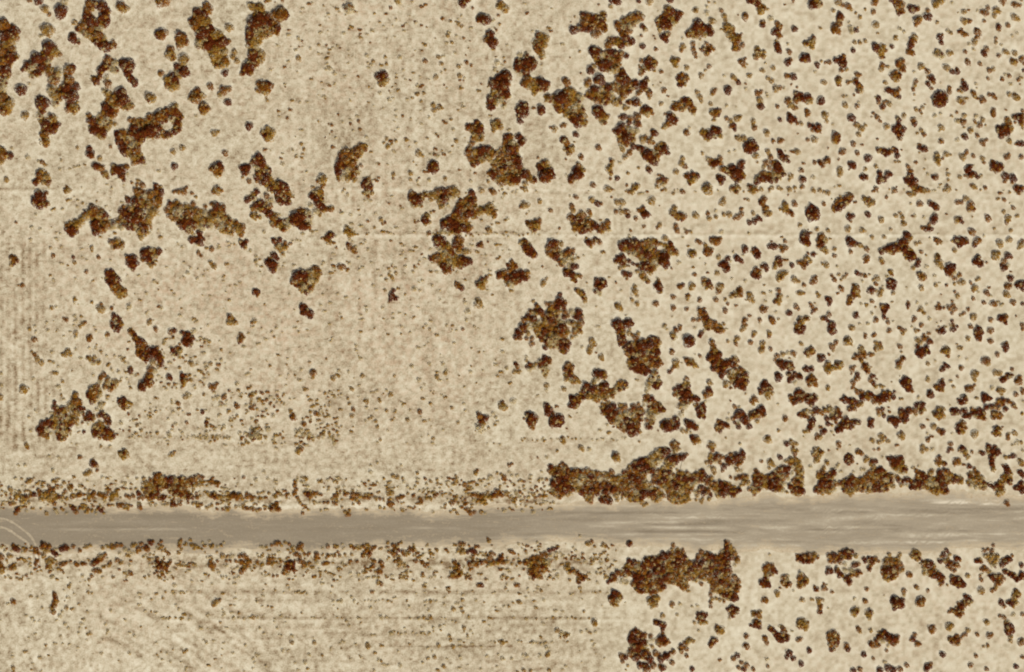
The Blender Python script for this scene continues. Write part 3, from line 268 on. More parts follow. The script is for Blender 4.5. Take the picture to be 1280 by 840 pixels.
100,61,2.5 99,61,1.5d 100,59,1.2 108,66,1.8 108,67,1 117,58,1.8 119,59,1.5o 113,57,1.2o 85,60,1.5l 78,61,1.2l 81,70,2l 71,75,4l 71,71,1.5l 75,76,1.5o 68,76,1.5l 60,73,1.5l 64,73,1.2l 48,68,1.5l 43,75,1.2l 35,73,1.5l 7,74,2l 17,73,1.2l 25,75,1.2l 103,72,2l 107,74,1.5l 112,73,1.2l 93,51,1l 88,50,1l 119,76,1.2o 51,77,1.2l 69,62,1.2l 86,76,1.2l 41,69,1l 15,71,1l 105,83,1l
@400,420
14,26,1.2l 14,30,1.2o 10,32,1.8o 32,30,1.5o 24,40,1.5o 21,47,1o 22,51,1o 25,55,1.5 24,60,1.5o 35,49,1.8o 35,54,1.2l 53,44,1.8o 45,49,1.2o 50,56,1.2o 69,23,1.5l 82,21,1.2l 92,21,1.2l 94,28,1.5o 95,26,1l 88,31,1.5o 74,33,1.5l 83,51,1.2o 77,47,1.2o 99,54,1.2o 75,57,1.8 66,63,1.5o 39,61,1.2o 42,64,1.2o 43,68,1.2o 37,62,1o 85,77,1.2o 108,51,1l 109,56,1l 7,73,1.2o 3,72,1.2o 2,75,2l 6,67,1.2o 13,72,1.2o 14,75,1l 1,56,1.5l 113,27,1.2l 27,7,1l 50,41,1l 7,60,1.2l
@600,420
27,1,2d 30,2,1.5 35,2,1.5 39,2,1.5 39,6,2 46,1,2d 49,4,1.8d 50,6,1.2 49,9,1.8d 52,3,3l 56,1,4l 56,5,3l 60,3,2l 58,8,2l 63,4,2.5d 66,6,2.2d 61,8,2.5d 65,9,2.5d 63,12,2d 60,4,1.5 69,1,1.5o 72,0,1.5l 53,8,1.5o
27,21,1.5d 28,23,1.8 26,27,1.5o 29,27,1.8o 35,23,1.2d 38,22,1.8 40,23,2l 37,25,2l 42,21,1.2o 46,20,2.2d 49,17,2.5d 52,18,2 52,20,1.5o 46,24,2l 50,24,2l 48,27,2l 49,30,1.5o 50,22,1 45,22,1 51,26,1.2o 20,24,1.2l 17,12,1.2l 35,16,1.2l
66,22,2.5 69,24,2 64,25,2 68,27,2d 67,29,1.5d 64,29,1.5o 65,32,2o 68,33,2l 71,31,1.5 73,34,2o 70,35,1.5 75,35,1o 50,37,1.8o 50,40,1.5l 63,40,1.8o 84,4,2.5o 86,6,1.5o 83,9,2o 82,12,2o 82,13,1 91,16,2.2o 92,18,1o
106,1,3d 108,4,2d 105,6,1.5d 112,7,2.5d 109,9,2d 117,1,2.5 115,6,2o 113,11,3d 118,9,2.5 110,13,2 112,15,1.5o 113,18,2 118,14,2.5l 116,18,3d 117,22,3.5d 114,24,2d 119,26,2.5d 111,20,1.2o 117,13,1 119,20,2 115,12,2.5d
87,28,2.5d 90,29,3d 93,28,2 94,31,1.5 87,33,2.5l 85,35,1.5o 94,37,2.8d 92,39,2.5d 96,40,1.5d 90,38,1.5 80,38,2.8d 84,40,3.5d 78,41,2.2d 87,41,2 82,45,3o 86,47,2.5o 90,46,2o 93,47,2o 90,43,2 88,48,2 97,44,2o 100,43,2o 102,41,1.5l 100,46,1 105,40,2o 106,35,2 109,36,2d 110,38,1.5o 107,39,2l 103,37,1.5o 97,41,1.5 78,46,2d 75,48,2.5 76,45,1.5 70,48,3.2d 69,52,2.5d 68,46,1.5d 73,50,2.5d 74,46,2 71,54,1
17,53,3.2o 19,54,1.8o 17,50,1.5 25,49,2.2l 39,61,3.5d 38,64,3.2d 41,64,2.2d 39,68,2.5 36,59,2d 43,62,1o 33,62,0.8 50,53,2.5d 52,55,2.5d 51,58,2.2d 50,57,1.5d 56,62,3.5d 60,62,3.2d 58,66,3d 54,66,2.5d 62,65,1.5d 53,61,1l 55,58,1.2 0,60,2.5 4,62,2.5d 1,64,2 0,69,3.5l 3,66,1.5o 62,78,2.2o 63,80,1.5o 62,76,1 12,61,1.2l 10,58,1.2l 
97,55,3.5d 100,53,2.5d 97,60,3.5d 101,58,2.8d 93,58,2 92,54,2o 99,64,2.5 104,60,3l 102,65,2.5l 106,55,2 105,64,2.5l 108,68,2.5l 110,63,2.5d 113,67,3.5d 112,71,3d 117,71,3.2d 114,74,2d 118,67,2.5 110,58,2.5l 114,60,2l 109,53,2 115,53,2 118,55,2 113,56,1.5 118,60,2 115,58,1.5l 106,69,2 119,51,1.2 96,50,1.5o 92,51,1.2o 105,52,1.5o
@800,420
1,7,4d 7,7,3.5d 3,4,2 12,3,2.5 9,2,2d 14,5,2o 12,6,2d 1,13,3d 6,12,2l 13,11,2d 14,13,1.5d 8,14,2.5d 11,15,2d 4,16,2o 9,16,1.5d 1,19,2 2,23,2.5d 5,25,2.5d 4,28,1.8d 7,27,1.5d 9,20,2.5 12,20,2d 15,20,2 13,23,1.5 17,21,0.8 6,20,1.5l 0,26,2d
37,4,4.2d 39,5,2d 35,4,1.5d 26,1,2l 25,3,1l 24,12,2 24,11,1 45,0,1.5d 73,2,2o 72,6,1.5 71,4,1o 83,5,1.8 66,4,1.2o 45,15,1.2 92,6,2.2o 91,11,2.2o 91,9,1 98,10,1.5 93,9,1 97,0,1.5 115,13,2 116,15,1o 85,0,1.2
27,20,2.8o 26,23,1.5 28,23,1.5o 22,27,1.5d 24,25,1.2 35,18,1.8 38,20,2.8o 41,22,2o 43,23,1.2o 36,21,1.5 54,5,2.2 55,8,2 56,11,2.5o 53,16,3d 57,15,3d 59,14,2.5d 56,19,2.5d 52,18,1.2d 55,22,1.5d 55,25,2d 58,25,2 62,21,2.5d 62,24,3d 64,23,2d 62,28,2.8d 61,31,1.5d 66,20,2.5d 69,21,2.5d 71,17,2o 73,19,1.5 72,22,1.5 70,26,2.5l 67,29,2l 68,31,2o 65,36,2.5o 64,38,1.2 69,33,1.5l 68,39,1 65,20,0.8l
76,26,2 79,29,2.5d 75,32,3.5d 79,34,2.5d 72,36,2.5d 76,37,3d 78,39,2d 79,32,1.5 71,33,1.2o 73,28,1o 81,31,0.8o
94,35,2.2d 93,38,2.8d 91,41,2.2d 96,38,2d 98,40,2 99,43,1.5o 95,43,2.5o 96,46,2o 90,43,1.2 52,35,2o 54,36,1o 52,41,2.5d 50,44,2.5 53,43,1.8 49,46,1.2o
11,28,2.5o 10,32,2.5l 8,35,2l 6,38,2.5l 11,37,2.5d 15,35,1.8d 13,38,2.2d 5,42,1.5l 14,31,1.2o 7,32,1o 4,46,1.8 6,45,1.5 9,47,2d 10,50,1 3,49,1o 7,50,2l 10,53,2.2 13,51,1.5 15,53,2.2d 17,55,2.2d 15,56,1.5d 18,56,1 8,55,2l 1,58,2d 0,63,2 7,59,3l 10,60,2.5l 9,64,2.5o 6,68,2.2d 8,69,1.5d 5,63,1.5 1,54,1.5 3,52,1l 0,72,1.2o 6,57,1l
35,32,1.5 34,35,1.8o 36,38,1.8d 32,37,1.2o 30,39,2.5d 26,40,1.5d 26,44,1.5 31,42,2.5d 35,43,3d 33,46,2.8d 37,42,1.5d 29,45,2l 37,40,1 38,47,2.2d 42,47,2.5d 44,48,1.2d 31,50,1.2 34,52,2.5l 30,53,2o 32,56,1.2o 37,50,1.2o 31,59,2l 47,52,1.8d 44,55,2.5d 47,57,2.8d 45,60,2d 48,61,1.5d 48,55,1.5d 41,52,1.2o 43,51,1
20,68,4d 18,66,2.5d 23,70,2d 27,63,2.5d 27,68,2.5d 29,66,1.5d 25,66,1.2l 22,64,1.5 16,68,1.2 36,66,2.8d 39,67,3d 35,64,1.5d 42,69,2 43,68,1.2o 36,70,1.2o 32,71,1.8o 35,72,1.2o 38,72,1l 39,76,1.8d 42,78,2.8 44,79,1.8o 41,81,1.2o 40,78,1.5 26,82,3 23,81,1 29,81,1 54,82,2.8o 51,83,1
59,64,1.5 59,68,2 61,66,2.2d 64,67,2.2d 60,71,1.8d 57,69,1.2 66,68,1.5 66,63,1.5l 70,62,1.5 73,60,2.5d 75,58,3d 78,62,3d 74,65,1.5l 74,68,2d 71,65,1.2d 79,65,2d 82,68,2d 81,64,1.5 84,60,2.8 87,59,2.8d 91,55,2.8d 90,59,2.8 93,59,1.8d 88,64,1.5o 86,57,1.2 71,53,1.5 86,47,2.2 84,49,1.8 88,49,1o 85,51,1.2o 86,49,1l
96,78,2.8o 96,76,1.5 110,81,2d 114,80,2o 117,81,1.5o 115,83,1 113,78,1o 75,81,1.2l 109,62,2 109,63,1.2 104,71,1.2o 104,31,3d 103,29,1.5d 103,15,1.8 107,14,1.8o 111,13,1.5l 101,18,1 105,21,2.5d 110,21,2.5d 113,21,2 107,24,2d 112,24,1.8d 103,20,1.5 115,24,1.2 105,18,1l
112,29,2d 116,28,1.5d 114,32,1.5d 112,34,1.5d 118,30,1.5d 116,35,1.5l 115,30,0.8 113,46,1.8 116,49,2.5d 117,44,2d 119,42,2.5d 115,51,1.2 119,46,2.2d 119,59,1.2d
@1000,420
0,31,2d 1,6,1.5o 49,1,1.2 55,0,1.2 36,4,3.2o 38,6,1.2o 34,3,1.2 24,8,2.2 27,5,1.8 25,11,1o 7,12,2.8 9,10,2o 4,13,1.2d 6,15,1.5o 11,12,1 16,17,2.8d 14,15,1.2 18,15,1 21,21,2 24,24,2.2o 21,26,2.8o 19,24,1.5o 22,23,1.5 29,22,3.2o 30,24,1.5o 31,20,1.2o 27,21,1.2 39,25,2 41,23,1
46,10,2.5o 46,14,2.2 42,16,2.2 40,17,1 46,18,1.8 49,14,1.5 53,14,1.8 55,14,1o 57,5,1.5o 58,9,2.5o 61,9,1.5o 60,6,1.5 56,10,1 75,8,1.8 76,12,0.8o 77,17,1.8 75,20,2.2 74,23,2.2o 78,17,1
5,25,2.5d 9,25,1.8d 3,25,1 0,30,1.5d 9,32,2.8 6,34,1.8 10,35,2.8 7,37,1.5 12,37,1.5 12,33,1 9,29,1o 21,39,1.8o 21,40,1 43,29,1.8d 43,32,2.2 40,35,2 40,38,1 49,22,2 48,24,1.8 51,24,1.8 51,27,1.8 47,21,1 54,30,1.5d 53,33,1.8 55,35,1.5d 56,30,1d 57,38,1.5o 61,38,1.5o 55,37,1 63,38,0.8o
88,3,1.8o 90,5,1.8o 93,2,2 97,4,2d 99,5,1 88,8,1.5d 95,9,2d 96,12,1.8d 90,12,3.2d 90,15,2d 88,13,1.5d 93,13,2d 94,1,1.2 110,11,3o 108,12,1.5 111,15,1.5 112,10,1 106,12,1o 119,9,1.2o 96,21,1.5o 109,22,1.8d 107,25,2d 111,23,1.5d 106,26,1 96,33,1.8o 96,31,1l 113,34,1.2o 115,38,1.2o 120,24,1o
79,33,2.5d 77,35,2d 80,37,3.5d 82,34,2d 81,40,2d 84,41,1.5 83,38,1.2d 76,35,1d 107,33,1.2 106,36,2.5d 102,38,1.8 105,40,2 107,41,1.2o 108,37,1d 98,44,2.8d 97,42,1 96,45,1 89,46,1.2l
1,43,2d 3,45,2.2d 1,48,2d 6,48,2.8d 10,47,2.8d 9,51,2.2d 4,43,1l 13,46,1.5l 11,44,1 3,58,2 1,60,1.5 4,60,2d 6,56,1l 6,61,1.2 8,57,1.5o 12,56,2.5d 15,57,2 10,59,1.2 17,59,1 9,64,2.8d 9,67,2d 7,68,1.5d 6,71,1.8o 3,72,1.2o 19,56,2 22,54,1.8o 24,56,2l 28,56,2.2 28,60,2.5d 24,60,1.5l 30,58,1.5d 20,62,1.8d 24,62,1.8 27,64,1.2 21,66,1.8d 24,67,1o 27,65,1d 31,61,1
35,63,2.5d 34,66,2.5d 32,68,2.5d 30,70,2.5d 28,71,1.8d 37,67,2.2d 38,69,1.5d 41,65,2.2d 44,65,1.8d 31,66,1.5d 39,64,1.2 24,72,1l 13,75,1.8 17,72,2.2d 19,71,1.5d 15,76,1.8o 12,77,1 31,48,1.2d 34,48,2.5d 37,48,1.5d 40,49,2.5d 43,52,2 46,51,2o 39,53,2d 37,55,1.8d 41,55,1.5 47,46,2.5d 49,45,2.2d 43,42,2 46,42,1.5 53,44,1.8d 51,47,1.8 55,46,2 58,47,2.2d 55,50,1.5 61,47,2.8d 63,44,2.2d 66,43,2d 64,47,2.5d 68,43,1.5d 70,46,1.8d 67,48,1.2o 71,42,1d 60,50,1.5 42,40,1o
59,56,2 62,55,1.5d 59,59,1.5o 63,60,1.5d 62,58,1o 67,57,1 53,64,2.2d 53,67,2.2d 55,63,1d 68,63,2.5d 71,64,2.8d 74,63,2.2d 72,67,1.8d 76,59,2 76,56,2d 79,59,2.8d 79,63,2.5d 82,55,1.8d 83,57,1.5 86,56,2 88,52,2.2d 91,52,2.2d 93,51,1.2d 91,57,2o 93,55,1.5o 87,59,1.2o 80,55,1d
104,55,2o 107,55,1.8o 103,59,3o 106,59,3o 104,62,1.5 101,60,1 96,1,0.6 115,57,2.5d 118,57,2.5d 114,55,1d 92,68,1.8 100,68,2.2o 101,67,1o 104,71,2 107,72,2.2d 106,74,1 96,78,1.8 97,77,0.8 114,73,0.8l 113,81,1.8 92,83,1.8o 119,68,2.5d 119,72,1.8d 76,75,2.8o 77,77,1.5o 76,72,1 61,75,2o 62,78,2o 59,80,1.5o 66,79,1.5o 54,78,1.5o 55,80,0.8o 64,76,1 29,81,2 30,83,1 14,84,0.8o 119,48,1.2d
@1200,420
14,1,2.5d 15,3,1.2 6,2,1.8o 1,9,1.4o 23,4,2 34,8,2.8d 34,11,1.5d 35,5,1 28,14,1.8 18,19,2.4 21,18,2 21,21,1.8o 5,17,.9l 1,24,1.8 39,25,1.3 11,29,3o 11,33,1.5o 13,28,1.2 7,40,2.6 5,39,1.5 9,39,1.5 11,37,1
27,28,2.2o 30,28,1.8o 32,33,2.3d 37,30,2.2d 34,32,1.5 35,29,1 44,34,3 45,31,1.5 42,34,1.2 24,39,1.6l 30,41,2.4o 33,41,1.5o 28,41,1 42,44,1.8 47,41,1.8 47,43,1.2 3,48,3d 1,50,1.8d 4,46,1.5d 18,45,2.2d 18,48,1.8d 21,47,2d 23,47,1.2d 12,47,1l
29,49,1.8 32,49,2.2 36,49,1.8 38,50,1.2 40,52,2 42,54,1 34,55,2d 20,54,1.8d 23,53,1.8d 26,53,2 29,54,1.8 31,51,1.8 2,56,1.5d 4,56,1.8d 9,55,1.4 14,56,2.2d 17,57,2d 4,60,2d 7,60,1.8d 10,58,2.2d 13,60,2.2d 16,61,2 18,62,1.8 18,59,1.5
25,58,2 28,58,2 25,61,1.8 31,60,1.5 30,62,1 2,66,2.5 1,69,2 4,69,1.5 1,72,1.8o 3,72,1.2o 11,74,2.8o 28,71,3o 27,74,1.8 30,74,1.5o 28,69,1.5 41,73,2o 36,75,1.5 36,77,1.5 43,80,1.8l 46,80,1.2o 22,83,1.8d 26,83,1.2d 2,84,1.8d
@0,560
93,3,2.5o 91,5,2.2o 95,5,2.5o 93,8,1.8o 90,4,1.5o 70,12,2.5d 72,13,2 70,10,1.5 73,17,1.2 66,19,2.2o 64,20,1.5o 68,18,1.5o 60,7,1.5 77,22,1.2l 22,25,2o 24,24,1.2 20,26,1 12,23,1.2l 19,13,1.2l 40,17,1.5l 14,13,1l 37,6,1l 44,7,1l 21,0,1.2
40,25,1.5o 43,24,1.5o 48,26,1.5o 46,29,1.2o 49,32,1.2 53,31,1.8o 54,29,1.2 60,29,1l 32,29,1.2o 29,32,1.5 37,29,1.5 40,31,1.5 30,34,2 33,35,2.5o 32,38,2.5o 37,38,2.5o 26,35,1.8d 23,36,1.2 15,33,1.2o 13,36,2o 17,37,2o 20,37,2o 17,40,2o 22,41,1.2o 40,35,2.5o 43,37,2o 41,42,1.5 38,41,1.2l 8,31,2o 8,42,1.5 10,41,1.2o 13,46,1.8d 12,49,1.5 14,47,1.2 35,49,1.5o 42,47,1.5l 43,49,1l 36,34,2 47,37,1.5o 50,38,1.2o 54,37,1.5 60,35,2 58,36,1.5 63,35,1 67,36,1.8o 71,34,1.8 69,36,1.5 76,35,1.8 79,36,2.2 74,35,1.2 78,38,1.5o 84,36,2o 87,34,1.8o 84,38,1.5o 88,32,1.5o 94,27,1.2l 96,22,1l 95,31,1l 103,23,1.2l
95,36,1.5 97,37,1.5 100,36,1.5 104,34,1.8d 107,37,2 104,38,1.2 89,43,1.8 91,43,1.5 95,44,2.2o 96,46,1 105,44,2 113,43,1l 117,43,1.2l 108,23,1.5o 113,24,1.5 117,22,2.5 119,20,1.5 109,27,2.5o 112,31,2.5o 116,29,2.5o 110,34,2 114,36,2.5d 118,34,2.2d 119,38,1.5 117,25,2 119,30,2d 107,31,1.5o 111,37,1.5
55,45,1.8d 57,48,1.8 60,45,1.2 63,45,1.5o 66,46,1.5 65,48,1.5o 69,47,1.2o 74,45,1.2d 76,47,1.5d 78,49,1o 72,49,1l 20,47,1l 50,49,1l
11,75,2d 13,76,2.2d 10,73,1.2 17,78,1l 19,77,1.2o 20,76,1 26,78,1.5 29,79,1.5 28,77,1 33,73,2.5 37,74,1.8 34,77,2o 33,81,2o 40,78,1.8d 42,80,1.8d 46,76,1.8d 49,75,2.5d 51,75,1.2 55,74,1.5 60,77,1.5 65,74,1.5o 68,73,1.2o 63,75,0.8o 1,82,2.5 7,81,1.8o 9,81,1.2o 4,77,1.2l 1,74,1l 38,83,1.5o
77,75,1.5o 81,74,1.2o 84,74,1.8 88,73,1.8 91,73,1.5 86,75,1.2o 79,80,1.5 77,82,1.8 74,83,1.5 94,76,1.8l 97,78,1.8l 100,73,1.8o 102,72,1o 106,72,1.5 104,76,1.8 103,78,1.2 107,75,1 100,79,1.2l 90,79,1.2l 113,71,2d 110,74,1.5d 111,76,1.8 109,76,1.2 115,70,1 118,75,1.2l 97,81,1o 118,83,1.5
@200,560
9,5,1.8o 11,3,1 7,6,1l 104,2,2o 106,1,1.8 104,4,1.5o 102,3,1l 43,27,2 44,26,1.2 41,26,1 63,22,1.2 72,24,1.5l 78,18,1.2l 81,23,1.2l 110,23,1.5o 107,22,1l 119,25,1.2o
0,20,1.5 1,23,2o 4,24,2 8,24,2.5d 9,22,1.2d 6,29,2d 3,26,1.5o 12,24,2o 15,24,1.8 17,23,2 20,25,2.2 23,23,1.5 23,26,2 26,23,2.2 29,21,1.5 32,22,1.5 31,25,1.8o 26,28,2o 30,28,1.5o 20,28,2 10,29,2 15,29,2 12,32,2.5d 8,33,1.8 16,31,2.5 19,33,2 11,35,1.8d 16,35,1.8d 22,36,2.2d 24,37,1.8d 21,38,1.5d 28,37,1.5 1,30,2 3,37,1.8d 1,38,1.2d 13,27,1.5l 5,28,1.5
10,42,2d 9,40,1 12,43,1.2 15,42,1.5 16,40,0.8 4,43,1l 25,42,1.2o 28,42,1.5o 30,43,1.2 21,41,1 35,45,1.2o 37,44,1o 39,43,1.2o 50,46,1.8o 52,45,1o 47,46,1 57,44,1.2o 60,44,1l 36,34,1.5o 39,36,2 42,37,2 41,35,1.8 44,37,1.5o 48,38,1l 54,36,2 57,36,2.5 60,36,2.2 58,38,1.5 55,34,1.2 62,38,1.2o 65,34,1.2 65,37,1.5 67,36,1.8 69,37,1.5 74,34,1.2o 78,33,0.8o 82,34,1.2o 74,38,1.2l 78,38,1l 86,36,1.5o 88,34,1.2 87,37,1.2o 92,36,1l 97,35,1.2o 101,28,1.5 102,31,1.5 101,34,1.5 101,25,1 103,37,1.2 104,39,1.2o 105,41,1.2o 107,43,1 109,34,1.5 111,35,2d 113,36,1.8 115,34,1.5 117,34,1 119,35,1o 107,49,1.2
67,46,1.2 70,46,1.5 73,47,1.5o 75,46,1.2 79,46,1 84,46,2o 87,44,2 88,46,2 90,46,1.2 85,43,1.2 
1,70,1.2 1,74,1.5o 2,77,1o 15,71,1.5o 16,69,1 15,73,1.5 20,72,1.2o 23,69,1.2o 24,73,1.5o 27,74,1.8o 29,75,1.2o 32,71,1l 37,70,1l 39,74,1.5o 40,73,1o 46,73,1.2o 48,71,1l 43,74,1l 76,74,1.2l 80,74,1o 84,73,1.2 87,72,1.8 89,71,1.5 91,73,1.2o 94,71,1.2o 97,72,1.2 99,75,1.2o 100,77,1.2o 104,75,1.8 106,73,2 106,76,1.2o 103,79,0.8 102,80,1.8 105,81,1.5 112,79,1.2 118,80,2 117,82,1.5 60,81,1.5 63,81,2 65,82,1.5 47,81,2o 54,81,1.5l 36,82,1.2l 82,83,1.5 85,83,1.2 73,80,1l 76,82,1l
@400,560
1,35,1.2 11,36,1.5 12,39,1.5o 12,42,1.5 10,41,1 6,41,1.2 3,41,1 13,35,1.2 19,35,1.5 21,34,1 25,35,2 28,35,1.5 30,36,1.8o 24,38,1.5 27,39,1.5o 29,41,1.5 33,37,1.2 35,37,1.5 34,35,1o 37,38,1.2 39,35,1 42,38,1.5o 45,38,1.2 48,39,1.2o 53,38,1o 58,38,1.5 61,37,1.8 63,36,1 51,31,1.5o 52,34,2o 54,34,2o 50,29,1o 55,21,1.5o 58,22,1.5o 48,23,1o 43,26,1l 53,42,2 55,42,1.2 51,42,1 19,48,1.5o 21,50,1.8 22,48,1o 1,47,1l 4,46,1l 45,44,1l
1,25,1.2o 6,24,1.2l 11,25,1.2l 14,30,1.2l 18,29,1l 38,18,1.5l 38,13,1l 61,13,1l 43,11,1l 66,29,1.2l 63,25,1.2l 73,19,1.2o 73,26,1.2o 79,23,1.2 83,25,1.2o 80,27,1l 88,24,1.2o 88,27,1o 78,31,1l 75,32,1l 81,31,1l 95,26,1l 102,24,1.5o 102,21,1o 101,27,1.2o 75,38,1.2 76,40,1.5 80,38,1.2o 83,38,1.5o 86,36,1.5 88,35,1.2 92,35,1.2o 98,35,1o 66,34,1o 70,36,1.2 71,35,0.8 84,34,1l 102,38,1.5o 99,42,1.5 101,40,1.2 94,43,1.2o 103,49,1.2o 98,48,1o 85,48,1l 109,39,1 109,42,1.2 110,46,1.5 113,49,1.8 116,48,1.2 111,48,1 118,42,1l 114,36,1.2 116,35,1.5 118,36,1.5 119,39,1.2 117,19,1.8o 118,17,1.2
6,74,1.5 13,74,1.2o 2,75,1l 6,81,1.5 2,80,1o 11,81,1.2 15,81,1.2o 19,80,1.2o 24,80,1o 31,74,1.2o 33,74,1.5 35,77,1.5 37,80,1.8 32,80,1.2 34,80,1.2o 38,77,1.5 40,75,1.5 42,74,1 28,75,1l 51,71,1.2o 55,73,1.5 57,75,2 58,77,2d 55,79,2 52,78,1.2 59,72,1 61,71,1o 50,75,1l 62,78,1.5 66,79,2o 69,77,1.8 67,76,1.2 71,76,1.5o 63,80,1.2 59,83,1.2 78,80,1.2l 83,79,1.2o 85,80,1o 88,77,1.2o 96,78,1o 77,80,1l
105,72,1.5 108,72,1.5 106,74,1.5o 104,77,1.5o 107,78,2.2o 111,78,1.5d 114,77,2d 116,78,1.8d 115,81,1.2 117,74,1.2 119,74,1 103,78,1l
@600,560
1,36,1.8 4,36,2o 7,37,2o 10,36,1.8 13,33,2 15,35,1.8 12,36,1.5 3,39,1.8o 4,42,1.2o 1,41,1.2o 9,39,1o 17,36,1.2 20,34,1.8o 21,36,1 6,33,1o 1,48,1.5o 4,49,1l 22,13,1.5 24,12,1 18,22,1.8 16,20,1.2o 19,24,1.2 8,22,2l 6,24,1l 13,19,1o 22,18,1l 28,21,1.2l 24,21,1l 38,21,1.2l 27,33,1.5l 28,35,1.2l 30,33,1.2 30,37,1.2l 37,34,1l 40,35,1.5o 43,33,1l 45,36,1.2 47,32,1l 49,41,1.2l 55,41,1.2l 18,47,1.5l 32,47,1.2l 40,48,1.5l 27,43,1l 46,18,1l
53,14,1.8d 52,17,1.5 53,19,1.2o 54,16,1.2 50,24,1.2 62,12,1.5 60,15,1.5 64,14,2 66,17,2 60,19,3 56,20,2 64,21,3d 58,24,3.5d 63,26,3.5d 59,29,3d 55,27,2.5d 66,28,2.5d 64,31,3d 60,33,2.5 56,34,2o 54,34,1.2 66,35,1.5o 60,37,1.5 70,19,3 73,17,2 77,18,2.5 81,17,2 70,23,2.5 71,27,2.5o 69,31,2.5 73,31,2.5o 77,22,3.2l 75,26,2.5l 83,21,2.5d 80,24,2 82,27,2.5 79,29,2 76,33,2.5d 80,32,2.5 84,32,3d 88,34,2d 81,37,2.5o 84,36,2 83,40,2 80,39,1o 87,27,2.5 90,29,2.5d 86,23,2 88,19,2 90,23,2.5l 88,31,2
92,21,1.5 95,20,2o 99,18,2 97,23,2.5o 93,26,2 96,28,2.5d 101,30,2.5d 94,33,2.5d 99,33,2 104,31,2 92,35,1.5l 91,39,1.8d 94,39,2.5d 98,40,2.2d 96,36,1.5 102,36,2o 103,39,1.5o 106,34,1.8d 103,26,2.5o 107,27,2.5 105,22,2o 109,24,2 109,30,2.5 111,19,1.5 108,18,1.5d 112,16,2 115,13,2d 118,11,2d 116,17,2.5 112,21,2d 119,15,2.5d 115,22,2.5d 118,24,3d 114,27,3 118,29,2.5 113,32,2.5 117,33,2.5l 112,37,2o 117,38,2.5o 114,40,1o 119,36,2l 110,35,2o 107,38,1o 101,23,2.5
102,7,3.2o 100,7,1.5o 104,9,1.5o 76,0,2o 77,2,1o 82,1,1.5l 50,7,1l
7,70,1.5o 6,68,1 9,79,1.5 7,82,2 11,80,1 16,82,2 17,80,1 24,78,1.8 22,77,1o 26,79,1 34,77,1 35,79,1l 2,79,1l 43,71,1l 29,72,1l 40,82,1.5 43,81,1.2 46,80,1.5 49,79,1.5 52,77,1.5d 55,76,1.5d 58,75,1.2d 50,81,1.5 45,83,1.5 53,80,1.5l 57,79,1.8l 60,79,1l 62,81,1l 82,72,2o 84,70,1.2 80,72,1.2o 86,74,1o 93,73,1.8o 95,74,1 91,74,0.8l 112,72,2d 113,71,1.2 70,75,1l 72,77,1l 75,66,1l
@800,560
1,10,2.5d 3,9,2d 1,15,3d 5,14,2.5d 2,20,3 7,9,2o 10,6,2.5o 10,10,2.5l 14,10,2.5l 13,4,2.5o 18,4,3d 21,2,2.2d 17,1,1.5d 24,8,3d 28,8,3d 32,7,2.5d 27,11,1.8d 35,5,1.2 26,2,2o 29,1,1.5o 20,10,2o 20,14,2.5o 23,14,2l 9,17,2.5d 14,18,2.5 18,19,2.5d 22,18,2d 6,18,2 11,22,2.5 3,24,2l 5,27,2.5o 10,26,2 14,26,2.5d 18,24,2.5d 23,22,2l 1,27,2 1,31,2 8,30,2l
3,34,3.5d 1,37,2.5d 8,34,2.5d 11,33,2d 10,37,2 14,38,2.5o 17,36,2 19,30,1.8l 14,31,1.5 22,31,2 25,26,2.5d 24,29,1.5 28,29,2.5d 29,22,2.5d 33,23,2.5d 31,19,2o 36,20,2o 37,24,2.5d 40,23,2d 35,27,2 31,31,2.5o 35,32,2 27,34,2o 22,36,2 25,38,2o 29,37,2.5o 33,36,2o 36,38,2o 30,34,1.5l 24,40,1.5o 29,41,1.5o 35,40,1.2o 1,40,2o 5,42,1.2o 3,43,1.2o 12,40,1.2o 38,28,1.5l 41,26,2l 38,32,1.5
43,20,2 47,17,1.5d 47,20,2.5d 50,23,2.5d 46,23,2d 44,25,1.5 53,26,2 54,22,1.5o 50,27,1.5 46,30,2.2d 48,34,2.2d 44,33,1.5 41,33,1.5l 43,36,1.5o 51,32,1.8 53,35,1.5d 55,30,2 57,27,1.8o 42,39,1o 46,40,1.5o 52,38,1.5o 61,28,2.5d 64,30,3.2d 62,34,3.2d 68,33,2.5d 71,32,2.5d 74,32,2d 70,35,2d 65,27,1.5 68,29,1.5 58,36,1.5o 72,30,1l 47,38,1o
54,1,2 53,5,1.5o 56,7,2d 59,7,2.5 53,10,2 50,11,1.5o 56,10,2l 62,7,1.5 60,11,1.5 66,9,2.5d 70,9,2.5d 73,7,3d 77,4,2.2d 78,7,1.5 76,10,2 74,12,1.8 68,5,1.5 63,14,2.2d 62,17,1.2 55,16,2.2o 56,19,1.2o 52,14,1l 73,16,2o 76,17,1l 67,11,2 70,13,1l 68,22,1.2 72,23,1.5 75,22,1.8 77,21,1.5 80,22,1.8o 78,25,2o 76,28,1.5o 81,26,2o 
87,17,1.5 88,19,2 91,20,1.2o 86,23,2 89,23,2.5d 87,26,3d 90,26,2.2d 91,23,1.5d 82,31,1.5 85,32,2o 88,32,2.2o 91,30,1.5o 86,35,1.2 84,29,1.2l 98,11,2.5o 100,13,1.5o 97,15,1.2o 98,9,1o 105,7,1.8d 91,10,1.2
107,16,2.5d 110,16,2.2d 104,17,2 100,20,2.2d 97,22,2.2d 97,26,2d 100,26,3d 103,24,2.5d 98,29,2.5d 101,31,2.5d 104,28,2 106,20,2l 107,23,2 110,20,2 104,31,2 107,32,2l 112,15,1.2d 111,23,1.5l 108,27,2l 110,33,1.2o 114,31,1.5l
